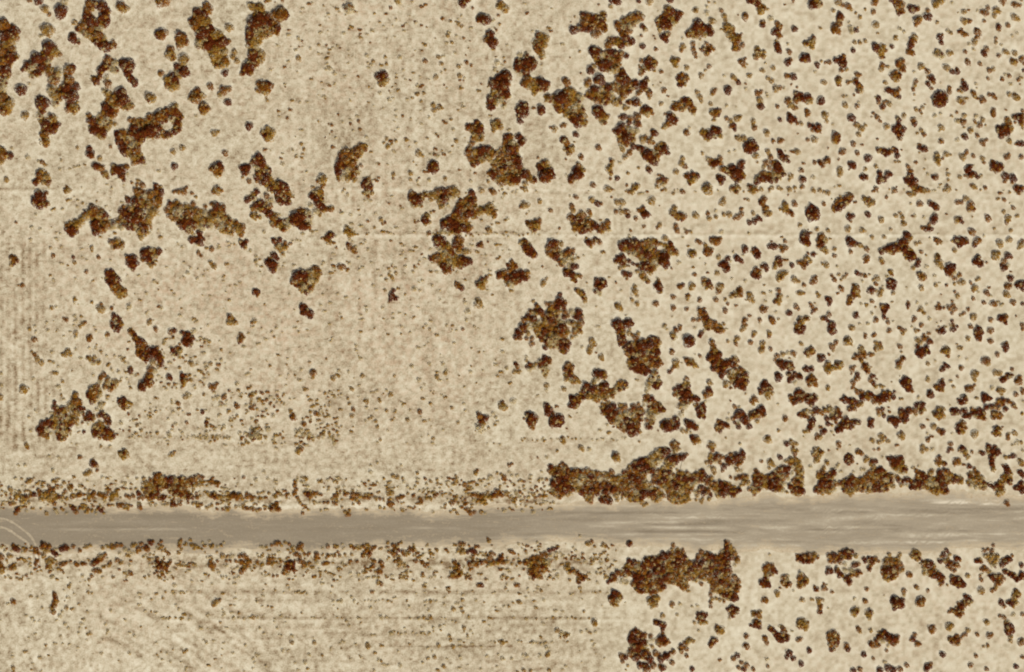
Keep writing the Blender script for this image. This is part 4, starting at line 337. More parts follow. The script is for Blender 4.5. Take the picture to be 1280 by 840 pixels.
110,10,1.5o 113,9,2.2o 116,4,2 115,1,1.8o 118,2,1.2o 117,9,2o 118,13,2.5o 119,17,2o 115,14,1.5l 114,19,1.5l 119,22,2o 118,26,2.5 115,25,1.5 113,29,2d 116,31,2.2d 119,31,2.5d 112,30,1 115,34,1.2o
25,73,1.5 24,76,1.2o 28,76,1.5o 65,71,2 65,74,1.8d 64,77,1.5 68,73,1.2o 70,76,1.5o 46,78,1.8 44,81,1.8 43,83,1.5d 32,77,1.5 30,80,2.5 33,82,2.5d 27,80,2.5 22,80,2.5d 18,81,3d 14,83,2d 9,83,2d 5,84,1.8d 24,83,2o 28,84,2d 50,80,2 53,81,2.5d 48,83,2d 57,82,2 61,80,2 65,79,2.5d 63,83,2.5d 68,82,2.5d 71,79,2 73,83,2 118,81,1.5 119,83,1.5d 97,80,1l
@1000,560
0,13,1.8o 1,18,2.5o 1,23,2o 1,28,2o 1,32,2.8d 0,34,2
12,2,2.2o 15,4,2.5o 11,5,2 14,7,2o 17,3,1.2o 12,10,1.8o 14,10,1 8,14,1.2l 20,11,1.8o 21,12,1.2 28,14,1.5l 29,12,1l 18,15,1.5o 17,18,2 14,19,1.5 20,21,2.2d 23,21,1.5d 25,18,2.2d 26,19,1.5d 13,21,1o 19,23,2 17,25,2.5d 20,27,3.2d 15,28,2.2d 17,31,2 23,26,2 12,32,2d 14,33,1.8 17,34,1.5o 20,33,1.5o 24,30,2o 22,34,1.2o 27,27,2 30,26,1.5d 26,31,1.5l
35,9,2.2d 38,7,2.2d 37,11,2d 39,10,1.5 36,5,1d 34,7,0.8d 40,18,1l 39,22,2 38,24,1.8d 36,25,2.5d 35,28,2.5d 39,27,2.2d 32,28,1.5o 42,26,2 34,31,2o 37,33,2.2o 38,35,1.5o 40,31,1.8o 44,31,1.8 44,3,2.2 46,4,1.8 43,4,1 50,8,2o 49,10,1.2o 54,10,1.8d 57,10,1.5d 53,12,1.5o 46,16,1.2l 48,16,1l 46,25,2.2 45,28,2 50,21,2 51,24,2 48,23,1.5o 48,29,2o 52,29,2l 54,25,2 47,32,1.5 51,32,2o 55,31,2 55,14,2o 54,18,2
57,18,2d 59,17,2d 61,16,2d 63,17,1d 58,21,2o 61,22,1.8d 64,21,1.8 60,24,1.5 57,24,1.5 65,20,1.2d 64,24,2l 58,28,2.5d 60,31,2.2d 56,28,1.8d 63,28,2 66,28,2o 65,31,1.8o 69,25,2o 70,29,1.8o 69,21,2.2o 66,24,1.5l 62,7,0.8l 66,8,1.5d 69,9,2.5d 71,12,2.5d 73,9,2.5d 76,7,1.5d 74,11,2 77,10,1.8o 72,15,1.8 69,13,1.5 73,17,1.5l 77,13,1.5o 78,16,1.8d 80,16,1.2d 77,19,1.5l 59,1,1.2
73,22,1.5 74,24,1.8d 77,25,1.5d 80,24,2d 83,25,1.8d 76,28,1.5o 80,28,1.2l 84,29,2d 88,26,3d 91,27,2.5d 86,30,1.5d 90,30,1.2d 93,25,1.5 85,15,1.2o 87,17,1.5 89,19,2 91,20,2d 93,21,2.5d 95,22,1.5d 98,19,2o 99,17,1.5 97,23,2l 98,27,2.5l 98,31,2o 101,32,3o 104,31,2.5o 103,35,1.2o 102,27,2.5l 94,29,1.5
105,19,2.2d 108,18,2 111,18,2 106,22,2.5d 109,22,1.5o 103,24,2d 106,26,2.8d 108,29,2.5d 110,32,1.8d 109,34,1.2 112,22,1.5l 111,26,1.5 115,25,2 118,23,2d 116,22,1.5d 113,24,1.2 119,26,1.2o 104,8,2 103,11,1.8 106,10,1.2o 108,12,1.8 108,11,1 104,13,1.2o 117,10,2.2 116,12,1.5 119,9,1.5 119,12,1.2o 92,2,2o 95,1,1.5o 99,1,1.2l 112,1,1.5d 111,3,1d 114,1,1.2 119,2,0.8
7,81,2.5 3,81,2 11,80,1.8o 13,82,1.5 1,83,2d 22,81,2 26,81,2.5d 24,83,1.5 30,79,1.5 33,78,2d 36,78,2.2d 39,78,1.5d 32,82,2o 37,82,2d 42,81,1.8o 29,83,1.5d 48,83,1.5d 52,83,1.8d 57,83,1.5 67,80,1.5o 65,83,1.5o 68,83,1.2 75,80,1.5o 74,83,1.5o 86,78,2.2o 85,81,2.5o 89,80,2.2o 88,83,2o 110,77,1.5d 108,80,1.8d 106,81,1.2 112,80,1.5o 111,83,1.2o 117,83,2d 119,83,1.5d
@1200,560
1,1,1.8d 4,3,2o 9,3,1.2 6,7,1.8o 4,5,1.5 17,4,1.8d 15,3,1 21,1,2 24,2,2.5d 28,3,2.5d 24,6,2.5d 26,5,2d 24,9,2d 24,12,1.8d 25,16,2o 25,14,1.5
7,14,1.8d 11,16,1.5 13,19,1.8 8,21,2 15,23,3o 12,23,2 11,19,1.5 8,28,2.2l 6,26,1.5o 12,29,2l 18,27,2o 18,30,1.8 20,28,1.8d 15,27,2l 9,24,2l 34,7,1.5o 37,7,1.2 40,6,2d
35,15,2.2d 33,14,1.2d 35,18,1.8d 32,13,.8 38,20,1.8o 34,21,1.8o 32,24,2o 34,23,1.5 37,25,2.2d 35,24,1.5d 38,27,1.2 31,27,1.8 27,28,1.8d 24,29,1.5d 30,30,2 30,33,3o 28,35,1.5o 33,32,1.5o 23,28,1 30,28,1.5
46,11,2.2o 44,9,1.2o 47,13,1.2 46,19,2.2d 44,18,1.2d 47,21,1.5d 46,28,2.5d 43,30,2.2d 41,30,1.2d 47,32,2.5d 46,26,1.5d 35,41,1.8 36,43,1.2 47,2,1.2l 1,24,1.8 1,26,1.5o 0,22,1.5l 0,11,1.2o
25,73,1.2 18,77,1.5 21,76,1.2 24,77,1.5 20,81,2o 24,81,2.5o 28,81,1.8o 22,84,2o 27,84,2o 15,84,1.5o 36,83,1.8d 39,81,1.2 33,84,1.5 0,84,1
@0,700
0,4,2.5 1,8,2.5o 2,6,2 8,6,1.8 11,6,1.8o 10,4,1.2 27,3,1.5 28,1,1.2 35,1,1.5o 38,2,2o 37,5,2o 35,6,1 40,2,1.2 46,4,1.5 48,3,1.8 50,2,1 53,1,1 57,3,1.5 58,4,1.5 62,3,1.5 64,3,1.2 70,3,2d 73,1,2d 75,1,1 71,8,1.8 74,8,2 75,9,1.5o 69,12,1.5 67,15,1.2o 62,12,1.2l 82,4,1.5o 83,2,1.2 88,0,1.5 91,2,1.8o 85,13,1.2o 77,13,1l 98,10,1.8 99,11,1 109,13,1.2o 112,12,1o 118,2,2d 119,5,2 118,9,1.5 39,13,1.5l 52,20,1.5o 53,18,1l 41,26,1.8 42,29,2 41,32,1.8 39,36,1.8o 40,39,2 41,34,1.8 43,31,1.2o 51,28,1.2l 50,36,1.5o 47,39,1.2l 45,42,1.5l 10,31,2 11,32,1.2 49,48,1.2l 66,24,1.2o 69,25,0.8o 63,45,1.2l 61,48,1.2l 60,51,1l 68,55,1.2o 66,56,1o 66,39,1l 24,44,1.2l 26,46,1l 79,48,1l 81,53,1.2l 94,45,1l 101,57,1.2l 97,70,1.2l 10,81,1.5o 10,84,1.2o 76,70,1.2l 83,38,1l 32,36,1l 59,55,1l
@200,700
0,5,2.5d 2,3,2 5,5,2 7,3,1.5 2,11,1.5 3,7,1.2 5,8,1 8,1,1.2 25,3,1.2o 27,4,1l 21,4,1l 38,4,2 40,4,2.2 40,7,1.5o 38,1,1.2 43,1,1 50,1,1.2 53,1,1 57,1,1.2 61,1,1.5 65,2,2 66,4,1.5 63,7,1.8 61,9,1.8 63,5,1.2o 68,1,1.2 73,1,1 77,3,1o 82,1,1.8 84,3,1.8o 81,3,1.2 91,1,1.2 96,2,1.5d 95,5,1.8d 94,8,1.8 93,10,1.5 98,2,1.8d 100,4,2d 100,7,1.8 101,9,1 105,1,2 108,3,2 110,4,1.8o 112,2,1 118,2,1.5l 79,9,1o 82,11,1o 85,12,1 88,12,1 47,13,1.5l 50,13,1l 56,14,1l 59,13,1l 11,19,1.5l 24,16,1l 16,24,1l 12,34,1l 14,37,1l
41,33,2o 43,31,2o 45,30,1.2 40,34,1.2 36,41,1.5l 48,40,1.2l 47,37,0.8l 55,44,1l 63,44,1l 70,43,1.5o 73,43,1l 91,42,1l 99,57,1.2l 99,62,1.5o 116,62,1.5o 35,62,1.2l 18,69,1.2o 20,68,1.2o 112,71,1.2l 92,68,1.2l 88,51,1l 75,51,1l 78,55,1l 64,64,1l 55,70,1l 109,77,1.5l 70,74,1l 19,83,1l
@400,700
3,3,1.5 5,2,1 28,1,1.2 17,3,1l 23,10,1.2l 40,4,1.5 41,1,1.5 46,2,1.8 47,5,1.5 45,8,1.8 44,10,1.2 46,9,1.2 38,6,1o 34,9,1.2o 32,9,1l 60,1,2o 59,4,1.2o 56,1,1 62,3,1.2o 65,9,1.2o 66,5,1 61,12,1l 54,12,1.2l 57,1,1 72,1,1.5 77,2,1.2 79,4,1.5 81,3,1.2 82,6,1l 77,12,1.5o 77,10,1 83,13,1l 86,12,1.2l 101,2,1.8 102,4,1.5o 104,5,1.8 102,9,2.2 100,12,2.2 103,12,2 105,11,1.8o 99,12,1.2 104,8,1.5 113,3,2 116,3,2 118,4,1.5 110,13,1.2 113,14,1.2 115,1,1.2 108,5,1l
44,17,1.8o 46,18,1.5 96,22,1.5o 97,24,0.8 97,21,1 107,26,1.2l 107,30,1.2o 106,36,1.2o 107,39,1.2o 100,37,1.8o 93,33,1l 38,36,1.2l 26,31,1.2l 24,28,1l 10,31,1.2l 16,31,1.2l 83,31,1.2o 80,31,1l 67,35,1l 46,43,1.5l 50,43,1l 74,44,1l 78,43,1.2o 83,43,1.5o 90,50,1.2l 108,51,1.5o 113,53,1l 97,57,1.2o 98,60,1.2o 100,65,1.5o 111,58,1l 36,65,1.8o 36,63,1.2o 89,64,1.5o 81,66,1l 82,55,1.2l 76,55,1l 54,55,1.2l 86,73,1.5o 81,74,1.2o 60,79,1.5l 77,77,1l 93,80,1.5o 44,75,1.2l 31,73,1l 20,46,1l 22,49,1l 39,24,1.2 119,19,1.5 117,30,1l 114,63,1l
@600,700
1,2,2 4,1,1.5 8,3,2o 10,1,1.5 13,2,2o 16,1,2 18,2,1.8 21,1,1.2o 24,3,1o 30,2,1.5 34,2,1.8 37,1,1.5 40,1,2.5 44,2,2.5 42,6,3 46,5,3 39,8,2.5 44,10,2.5 49,7,2 37,10,1.5 41,12,1.8 46,13,1.5 50,4,1.8o 51,1,2l 38,5,1.2o 18,12,1.5o 16,13,1l 20,14,1 22,9,1l 1,19,1.8d 27,19,1.5 29,19,1.2 36,22,1l 46,23,1.2o 43,22,0.8l 65,6,2o 67,9,2o 70,8,2 73,10,1.8 75,12,2 77,14,2d 74,16,1.8 78,12,1.2 80,12,1 66,3,1.5o 75,21,1.2o 58,11,1.2l 53,12,1l
79,1,1.5l 85,1,1.5l 91,2,1.5l 94,11,1.2o 88,10,1.2l 101,1,1l 88,17,1l 30,32,1.8o 28,31,0.8o 18,35,1l 48,30,1.2l 17,62,1.8o 16,61,1o 29,61,1l 40,62,1.5l 46,63,1l 50,66,1.5l 51,71,1.8o 50,72,1 45,72,1.5l 35,72,1.5l 17,74,1.5l 14,71,1l 24,74,1l 5,72,1.2l 33,83,1.5o 38,83,1.2o 28,84,1o 52,83,1.5o 13,80,1l
96,17,1.2d 98,15,2d 100,12,2d 103,10,2 106,10,2 101,15,1.5 106,16,2.5l 109,12,2l 110,17,1.5l 112,1,2.2d 110,8,2.2d 113,4,2 116,2,2d 118,5,2.5l 112,10,2 115,11,2.5d 118,12,2.5d 119,9,2 117,15,2.5d 115,18,2 119,18,2.5d 118,22,2d 119,24,1.2 108,6,1
101,26,3d 104,26,2 99,30,2.8 103,30,3l 105,28,2o 101,33,2o 103,34,1.2o 98,28,1.5d 86,47,2.5o 87,48,1.2 58,53,1.8o 61,55,1.8l 64,57,1.8 66,56,1.2o 60,58,1o 76,54,1.2l 80,53,1l 87,54,1.2l 117,52,1.2d 114,57,2d 116,54,2d 119,56,2.5 117,60,2.5d 119,64,2.5d 116,66,2.5d 119,68,2d 106,72,2 109,73,2d 107,76,1.5
@800,700
2,5,3d 5,2,3 8,4,2.5d 3,9,2.5 10,1,2.5d 13,1,2 14,5,2.5d 18,2,2l 12,8,3d 17,7,2.5d 7,11,2.5d 1,13,2.5d 4,16,2.5 11,13,2.5l 15,13,2l 16,16,3d 19,13,2.5d 9,17,2.5 6,19,2 1,19,2 2,23,2d 10,20,2l 13,19,2 1,24,1.5 9,23,2d 11,24,1.5 8,25,1.5 13,23,1.5 18,20,2d 17,22,1.5 21,8,2o 22,11,2l 20,16,2 24,12,2.5 27,8,2.5 25,3,2d 27,4,2.5d 31,5,2.5 29,1,2d 34,3,2 30,10,2.5o 28,14,2.5 26,17,2l 30,18,2.5 34,16,2.5o 32,20,2.5 35,20,1.8 33,22,1.5o 28,18,1.5 35,11,2.5 38,7,2.5d 37,2,2 41,3,2.5d 44,6,2 40,11,2.5o 43,14,2l 37,14,1.5 46,3,2.5d 46,11,2 50,3,2.5l 50,8,2.5 53,5,2.5d 55,2,2.5d 48,14,2o 52,12,2.5 46,18,1.5 42,16,1.2o 57,9,2.5d 60,5,2.5 62,8,2.5d 64,2,2.5d 66,6,2.5d 60,12,2.5l 56,14,2.5 58,1,2 62,1,2 68,9,1.5 54,17,1.8 66,2,2d
10,28,1.5 8,31,2.8o 12,28,2.5o 11,33,2.5o 14,29,1.5o 9,35,1.5o 24,33,1.8 24,35,1o 30,33,1.2l 43,34,1.2l 39,35,1l 17,42,1.8o 28,41,1.2l
73,1,2o 71,4,1.2l 58,18,2.5 61,16,2.5d 64,18,2.5 63,14,2 67,13,1.8 71,13,2 74,16,1.8 70,17,1.8l 74,20,1.8 68,19,1.8o 72,23,2 66,22,2o 60,20,2l 56,20,1.8 57,23,1.5o 54,22,1.5 62,26,1.8d 65,26,2d 68,25,1.8 71,26,2.5d 70,29,2.5d 73,29,1.5d 65,29,1.2o 60,30,1.5o 57,29,1.2o 53,26,1.5 54,29,1.5o 53,32,1.5 53,35,1.2 66,37,1.5d 69,36,2.2d 71,38,3d 73,37,1.5d 69,41,2.2 67,38,1.2 67,44,1l 63,31,1.2
12,47,2d 15,48,2.2d 18,49,2d 17,52,1.5d 17,55,1 11,46,1 44,41,1.8d 47,41,2d 50,41,1.2d 46,44,2.5d 43,44,1.2 41,47,1.2o 45,47,1.8o 48,47,1.8o 50,47,1.2o 59,53,2.8o 61,52,2o 58,50,1.5 62,55,1.2o 55,61,2.2d 57,60,1.8 53,64,1.8 54,63,1.8 44,53,1l
94,6,2 96,4,1.8 99,5,2.2 100,8,2.2d 102,9,1.5d 97,10,2l 93,8,1.2o 96,12,1.5l 94,14,1.5d 92,17,2.2d 95,18,2.5d 97,20,1.2d 91,18,1.2d 94,20,1.2d 108,13,2 107,17,1.8 110,15,2l 112,18,2 111,12,1.2l 110,20,1.2 103,25,2.2o 103,27,1.2o 105,21,0.8 94,30,2.2 92,31,1.2 95,31,1.5o 118,0,1.2 119,14,1.5 119,19,1.5 119,47,1.8o 119,49,1.8o 119,60,1.8 
85,40,1.8o 88,41,2.5 90,39,1.5o 85,42,1.2o 90,43,1.5o 87,46,1.8 86,49,2.2d 89,48,2.2d 90,51,1.2d 83,49,1d 80,57,1.8 79,58,1 80,65,2.5 79,64,1.2 94,59,2 95,62,1.8 93,58,1.2 98,52,2d 100,53,2d 102,56,2.2d 104,59,2.5d 107,60,2.5d 110,59,2d 107,51,2 109,54,1.5 107,56,1.5o 111,57,1.2
1,57,2.5d 2,61,2.5d 4,56,1.5 1,65,2 5,64,2.5l 9,60,2l 8,57,1.5 14,60,2 17,59,3d 20,61,2 15,63,2.5 18,63,2 22,62,1 9,65,1.5o 31,65,1.8 34,63,2 36,61,2o 38,60,1.8o 40,61,1.2o 31,68,2 35,67,1.5
73,72,2d 70,74,1.8 76,77,1.5 80,79,2 85,82,1.5 112,70,2.5d 110,73,1.5d 115,74,1.8d 78,82,1.8d 74,81,1.5 39,82,1.8d 15,80,1.5 4,79,2d 22,71,1.5 35,72,1.5 60,75,1.2 96,80,1.2
-7,60,2.5d -4,66,3d -7,70,2.5 -3,73,3d 3,70,3d 7,74,3d 12,70,2.5 16,74,3d 10,79,2.5 20,72,2.5d 25,69,2 5,82,3 0,79,2.5d 17,81,2.5d 24,77,2
@1000,700
2,1,2d 6,1,2d 9,1,1.5 22,1,1.5 26,1,1.5 22,8,2.5d 20,10,1.2d 24,9,1.5d 28,8,2.2d 30,11,2.2d 32,12,1.2d 35,14,2.5d 38,12,1.8 37,16,2d 37,18,1.5 41,10,2 44,9,1.8 41,4,2.2d 44,3,1.5 34,8,1.8l 38,8,1.8l 34,3,1.5l 30,2,1.5 46,10,1 43,12,1.5 49,1,1.5d 53,1,2d 56,1,1.5 52,7,1.8d 53,4,1.5 59,1,1
64,2,2 68,1,2 72,2,2 75,3,2 77,6,1.5 64,6,2 66,8,3.5d 62,10,1.5 70,8,2.5l 74,8,2.2 72,11,2 69,12,2.5d 64,12,2 66,15,1.8o 69,14,1.5 63,13,1o 72,5,2.2d 82,11,2.2 83,12,1.2
93,3,2 97,3,2.8d 100,5,2 94,8,1.8l 98,8,2 101,8,1.8l 93,10,1.5o 96,10,1.5l 100,12,2.2d 104,12,3d 107,14,2 106,17,1.8 105,19,1 103,10,1.5 92,1,1 87,0,1 105,1,1.8d 109,1,2 112,2,2d 115,4,2.5 118,4,2 111,5,1.5 116,8,1.5 113,7,1.2 115,14,2.5d 118,17,2.8d 116,18,1.5d 119,20,1.5d 114,17,1.5
1,12,2.5 4,15,2.8o 2,18,2.5o 5,17,1.5 0,20,1.5 2,30,1.8o 12,22,1.8d 11,20,1 13,23,1 18,21,2 20,22,1 18,18,1 24,24,1.2 14,30,2o 14,32,1.5o 17,30,1.2o 15,36,1.8 15,39,1.8d 16,34,1.2 21,36,0.6l 50,22,1.5 41,29,1.2l 49,31,1.8 48,30,1 41,39,3o 43,38,1.8o 39,38,1.2o 41,42,1.2o 52,40,2.8o 52,43,2o 50,41,1.2o 44,52,2 45,54,1.2o 43,51,1 53,53,1.5o
78,23,1.8 78,26,1.2o 73,32,4.2d 75,34,3d 70,31,2.5d 77,30,1.5d 71,36,1.8d 70,28,1d 87,20,1.5 88,21,1.5o 96,23,1.2 91,31,3.2 89,33,2.2 93,30,1.5o 92,34,1.2o 99,52,2.8 100,50,1.5 99,54,1.5 112,50,2.8o 114,49,1.5o 112,52,1.5o
3,48,3.2o 5,50,2o 1,46,2.5o 4,52,1.5o 0,50,2 6,47,1 22,56,2 25,55,2.5 28,57,2 22,59,2 24,61,2.5 27,61,2.5d 23,64,1.8 27,64,1.8 29,59,1.2 35,64,1.8 36,67,2d 34,66,1.2 24,67,2d
61,56,2d 64,55,2.2d 66,58,2.8d 70,59,2.8d 73,58,1.8 62,61,2l 57,61,2 54,64,2 58,64,2 73,61,1.5 71,63,1.5 59,58,1.8d 68,61,1.8d 66,64,1.2l 85,59,2d 83,60,1 86,56,1.5 88,63,2 90,63,1.2 87,62,1.2 1,59,1.2
119,33,1.5 114,38,1.8 112,39,1.2 117,39,2.2 119,41,2.2d 119,37,2d 113,59,1.8 115,61,2.5 118,57,1.5 117,60,2d 118,63,1.8 112,60,1o
7,68,2d 1,78,2d 40,83,2d 45,82,1.8 48,71,2d 60,83,2.5d 66,81,2.5d 70,83,2.5d 75,82,2 80,79,1.8 107,71,2.2d 96,80,2.5d 95,82,2d 98,78,1.5 65,68,1.2 55,74,1.2
@1200,700
14,1,1.8d 12,1,1.5d 16,2,1 6,12,1.8o 18,7,2 20,7,1.5 16,7,1.2 18,5,1.2 16,15,1.5 15,12,1 1,18,3.2d 3,19,1.5d 0,15,2d 16,23,2.5o 17,25,1 24,23,1.5 26,22,1.2 24,13,2.2d 27,13,2d 30,12,2 32,14,2 28,17,2.5 27,20,1.5o 30,17,2 22,12,1d 25,4,2.2l 25,2,1.5o 32,3,2.5d 35,1,2d 38,0,1.5d 34,9,1.8d 37,10,1.8d 40,12,2.2d 43,14,2.5d 46,13,2.2d 47,11,2d 33,8,1 39,10,1 46,4,1.8d 42,25,2.5o 41,28,2.5o 44,26,1.8 42,23,1.5 31,32,2.2d 33,35,1.5 36,32,1.5d 39,33,2.2d 42,32,2o 40,35,1.2o 47,41,1.5 40,41,1.5l 6,29,2.5d 4,27,1.5d 8,31,1.8d 2,34,2.5d 0,35,2d 4,33,2 1,40,1.8 0,42,1.2 20,47,2.2o 20,46,1 30,42,1.2 33,43,1.5 35,46,1.8l 37,50,3d 36,54,2.5d 39,53,2d 38,58,1.8o 38,61,1.5o 34,47,1 6,53,1.8o 4,56,1.5 2,57,1.2 13,56,1.5 22,57,2.2 24,56,1.2 21,64,1.2 18,65,1o 0,59,1.5 46,62,2.5 47,60,1.5o 47,73,1.5 42,80,1.8d 12,72,1.5 8,79,1.8 20,82,1.5
"""

def read_survey(txt):
    X = Y = 0.0; out = []
    for tok in txt.split():
        if tok[0] == '@':
            X, Y = map(float, tok[1:].split(',')); continue
        m = re.match(r'^(-?[\d.]+),(-?[\d.]+),([\d.]+)([dol]?)$', tok)
        x, y, r = (float(m.group(i)) * 10 / 6 for i in (1, 2, 3))
        if r < .9: continue
        out.append((X + x, Y + y, r, {'d': 0, '': 1, 'o': 2, 'l': 3}[m.group(4)]))
    return np.array(out)

B = read_survey(SURVEY)
# crowns transcribed twice at tile seams fall on each other: drop the smaller twin
keep = np.ones(len(B), bool)
for i in range(len(B)):
    d = np.hypot(B[:, 0] - B[i, 0], B[:, 1] - B[i, 1])
    c = np.nonzero((d < 0.45 * B[i, 2]) & (B[:, 2] >= B[i, 2]) & keep)[0]
    if any(j != i and (B[j, 2] > B[i, 2] or j < i) for j in c): keep[i] = False
B = B[keep]

def clusters(B):
    par = list(range(len(B)))
    def f(i):
        while par[i] != i: par[i] = par[par[i]]; i = par[i]
        return i
    for i in range(len(B)):
        d = np.hypot(B[i + 1:, 0] - B[i, 0], B[i + 1:, 1] - B[i, 1])
        for j in np.nonzero(d < (B[i + 1:, 2] + B[i, 2]) * 0.98 + 0.3)[0]:
            par[f(i)] = f(i + 1 + j)
    C = defaultdict(list)
    for i in range(len(B)): C[f(i)].append(i)
    return [np.array(v) for v in C.values()]

CL = clusters(B)
# masses that only hang together by low growth
def merge(*pts):
    global CL
    own = []
    for x, y in pts:
        i = min(range(len(CL)), key=lambda i: np.min(np.hypot(B[CL[i], 0] - x, B[CL[i], 1] - y)) )
        if i not in own: own.append(i)
    m = np.concatenate([CL[i] for i in own])
    CL = [v for i, v in enumerate(CL) if i not in own] + [m]
merge((698, 423), (683, 406), (660, 412), (722, 396), (693, 389))
merge((833, 319), (811, 319), (790, 309), (778, 306), (806, 303), (823, 330))
merge((972, 600), (946, 604)); merge((1221, 601), (1253, 603))
merge((868, 598), (834, 587), (846, 615), (907, 612), (878, 580))
merge((554, 307), (553, 330), (570, 322))
def csize(v): return float((B[v, 2] ** 2).sum())
CL.sort(key=lambda v: -csize(v))
thick = [v for v in CL if len(v) >= 8 and csize(v) >= 115]
ids = {id(v) for v in thick}
rest = [v for v in CL if id(v) not in ids]
single, small = rest[:300], rest[300:]
# low growth closes the narrow gaps inside a thicket
def fillers(v, reach=3.2):
    bl = B[v]; x0, y0 = bl[:, 0].min() - 12, bl[:, 1].min() - 12
    nx, ny = int(bl[:, 0].max() + 12 - x0), int(bl[:, 1].max() + 12 - y0)
    yy, xx = np.mgrid[0:ny, 0:nx]
    dist = np.full((ny, nx), 99.0)
    for x, y, r, k in bl: dist = np.minimum(dist, np.hypot(xx - (x - x0), yy - (y - y0)) - r)
    grown = dist < reach
    gy, gx = np.nonzero(~grown)
    out = []
    cand = np.argwhere((dist > .6) & grown)
    rng.shuffle(cand)
    pts = np.stack([gx, gy], 1)
    for cy_, cx_ in cand:
        if np.min((pts[:, 0] - cx_) ** 2 + (pts[:, 1] - cy_) ** 2) < (reach + .1) ** 2: continue
        if any((cx_ - a) ** 2 + (cy_ - b) ** 2 < 4 for a, b in out): continue
        out.append((cx_, cy_))
    return np.array([(x0 + a, y0 + b, rng.uniform(1.5, 2.3), rng.choice([1, 2, 2, 3])) for a, b in out]).reshape(-1, 4)
new_thick = []
extra = []
nb = len(B)
for v in thick:
    f_ = fillers(v); new_thick.append(np.concatenate([v, np.arange(nb, nb + len(f_))])); nb += len(f_); extra.append(f_)
thick = new_thick
new_single = []
for v in single:
    f_ = fillers(v, 2.2) if len(v) > 2 else np.zeros((0, 4))
    if len(f_): f_[:, 2] *= .75; f_[:, 3] = rng.choice(B[v, 3], len(f_))
    new_single.append(np.concatenate([v, np.arange(nb, nb + len(f_))]).astype(int)); nb += len(f_); extra.append(f_)
single = new_single
B = np.concatenate([B] + extra)
print("thickets", len(thick), "shrubs", len(single), "small", len(small), "crowns", len(B))

# ------------------------------------------------------------------ ground
# numpy value noise for the tone of the soil (the colour the ground itself has)
def vnoise(x, y, cx, cy, seed):
    g = np.random.default_rng(seed).random((512, 512))
    u, v = x / cx + 200, y / cy + 200
    i, j = np.floor(u).astype(int), np.floor(v).astype(int)
    fu, fv = u - i, v - j
    fu, fv = fu * fu * (3 - 2 * fu), fv * fv * (3 - 2 * fv)
    i %= 511; j %= 511
    return (g[i, j] * (1 - fu) + g[i + 1, j] * fu) * (1 - fv) + (g[i, j + 1] * (1 - fu) + g[i + 1, j + 1] * fu) * fv

def box(x, y, x0, y0, x1, y1, s=12.0):
    sm = lambda t: 1 / (1 + np.exp(-np.clip(t, -30, 30)))
    return sm((x - x0) / s) * sm((x1 - x) / s) * sm((y - y0) / s) * sm((y1 - y) / s)

def road_edges(px):           # top and bottom edge of the road in survey pixels
    t = np.interp(px, [-600, 0, 100, 200, 300, 420, 520, 620, 700, 760, 800, 860, 920, 1000, 1060, 1130, 1190, 1240, 1280, 1900],
                  [629, 630, 632, 635, 637, 639, 637, 635, 630, 628, 629, 626, 621, 619, 617, 616, 615, 618, 624, 626])
    b = np.interp(px, [-600, 0, 100, 200, 300, 420, 520, 620, 700, 760, 820, 900, 1000, 1100, 1200, 1280, 1900],
                  [691, 690, 689, 689, 688, 687, 683, 680, 677, 677, 683, 687, 690, 690, 688, 687, 688])
    return t, b

px = np.arange(-180, 1461, 2.0); py = np.arange(-160, 1001, 2.0)
GX, GY = np.meshgrid(px, py)
tone = -.01 + (vnoise(GX, GY, 90, 80, 1) - .5) * .03 + (vnoise(GX, GY, 26, 22, 2) - .5) * .05 + (vnoise(GX, GY, 9, 8, 3) - .5) * .10 + (vnoise(GX, GY, 4.2, 4.2, 31) - .5) * .24
dens = vnoise(GX, GY, 5, 5, 4)
tone += .045 * box(GX, GY, 700, -400, 1900, 590, 50) + .03 * box(GX, GY, 740, 690, 1900, 1300, 30)
pink = np.clip(.35 * vnoise(GX, GY, 70, 60, 5) + .5 * box(GX, GY, 60, 290, 640, 470, 40) * (.3 + vnoise(GX, GY, 40, 30, 6)) + .3 * box(GX, GY, 330, -100, 620, 240, 30) * vnoise(GX, GY, 45, 35, 61), 0, 1)
# drill rows: upright at the left edge, level in the bottom field and along the road
rows = .5 + .5 * np.sin(GX * 2 * np.pi / 9.5 + 3 * vnoise(GX, GY, 60, 200, 7))
tone -= .25 * rows * vnoise(GX, GY, 4, 22, 8) * box(GX, GY, -400, 300, 68, 565, 6)
tone -= .07 * (.5 + .5 * np.sin(GX * 2 * np.pi / 15 + 2 * vnoise(GX, GY, 80, 120, 77))) * (.25 + .5 * vnoise(GX, GY, 5, 50, 9)) * box(GX, GY, 380, -50, 640, 560, 60)
tone += .06 * (vnoise(GX, GY, 7, 90, 39) - .5) * 2 * box(GX, GY, 380, -50, 700, 560, 20)
lev = vnoise(GX, GY, 70, 3.5, 10)
tone -= .14 * (lev - .4) * box(GX, GY, 190, 722, 760, 850, 8)
tone -= .10 * (vnoise(GX, GY, 90, 4, 12) - .4) * box(GX, GY, -100, 560, 690, 608, 6)
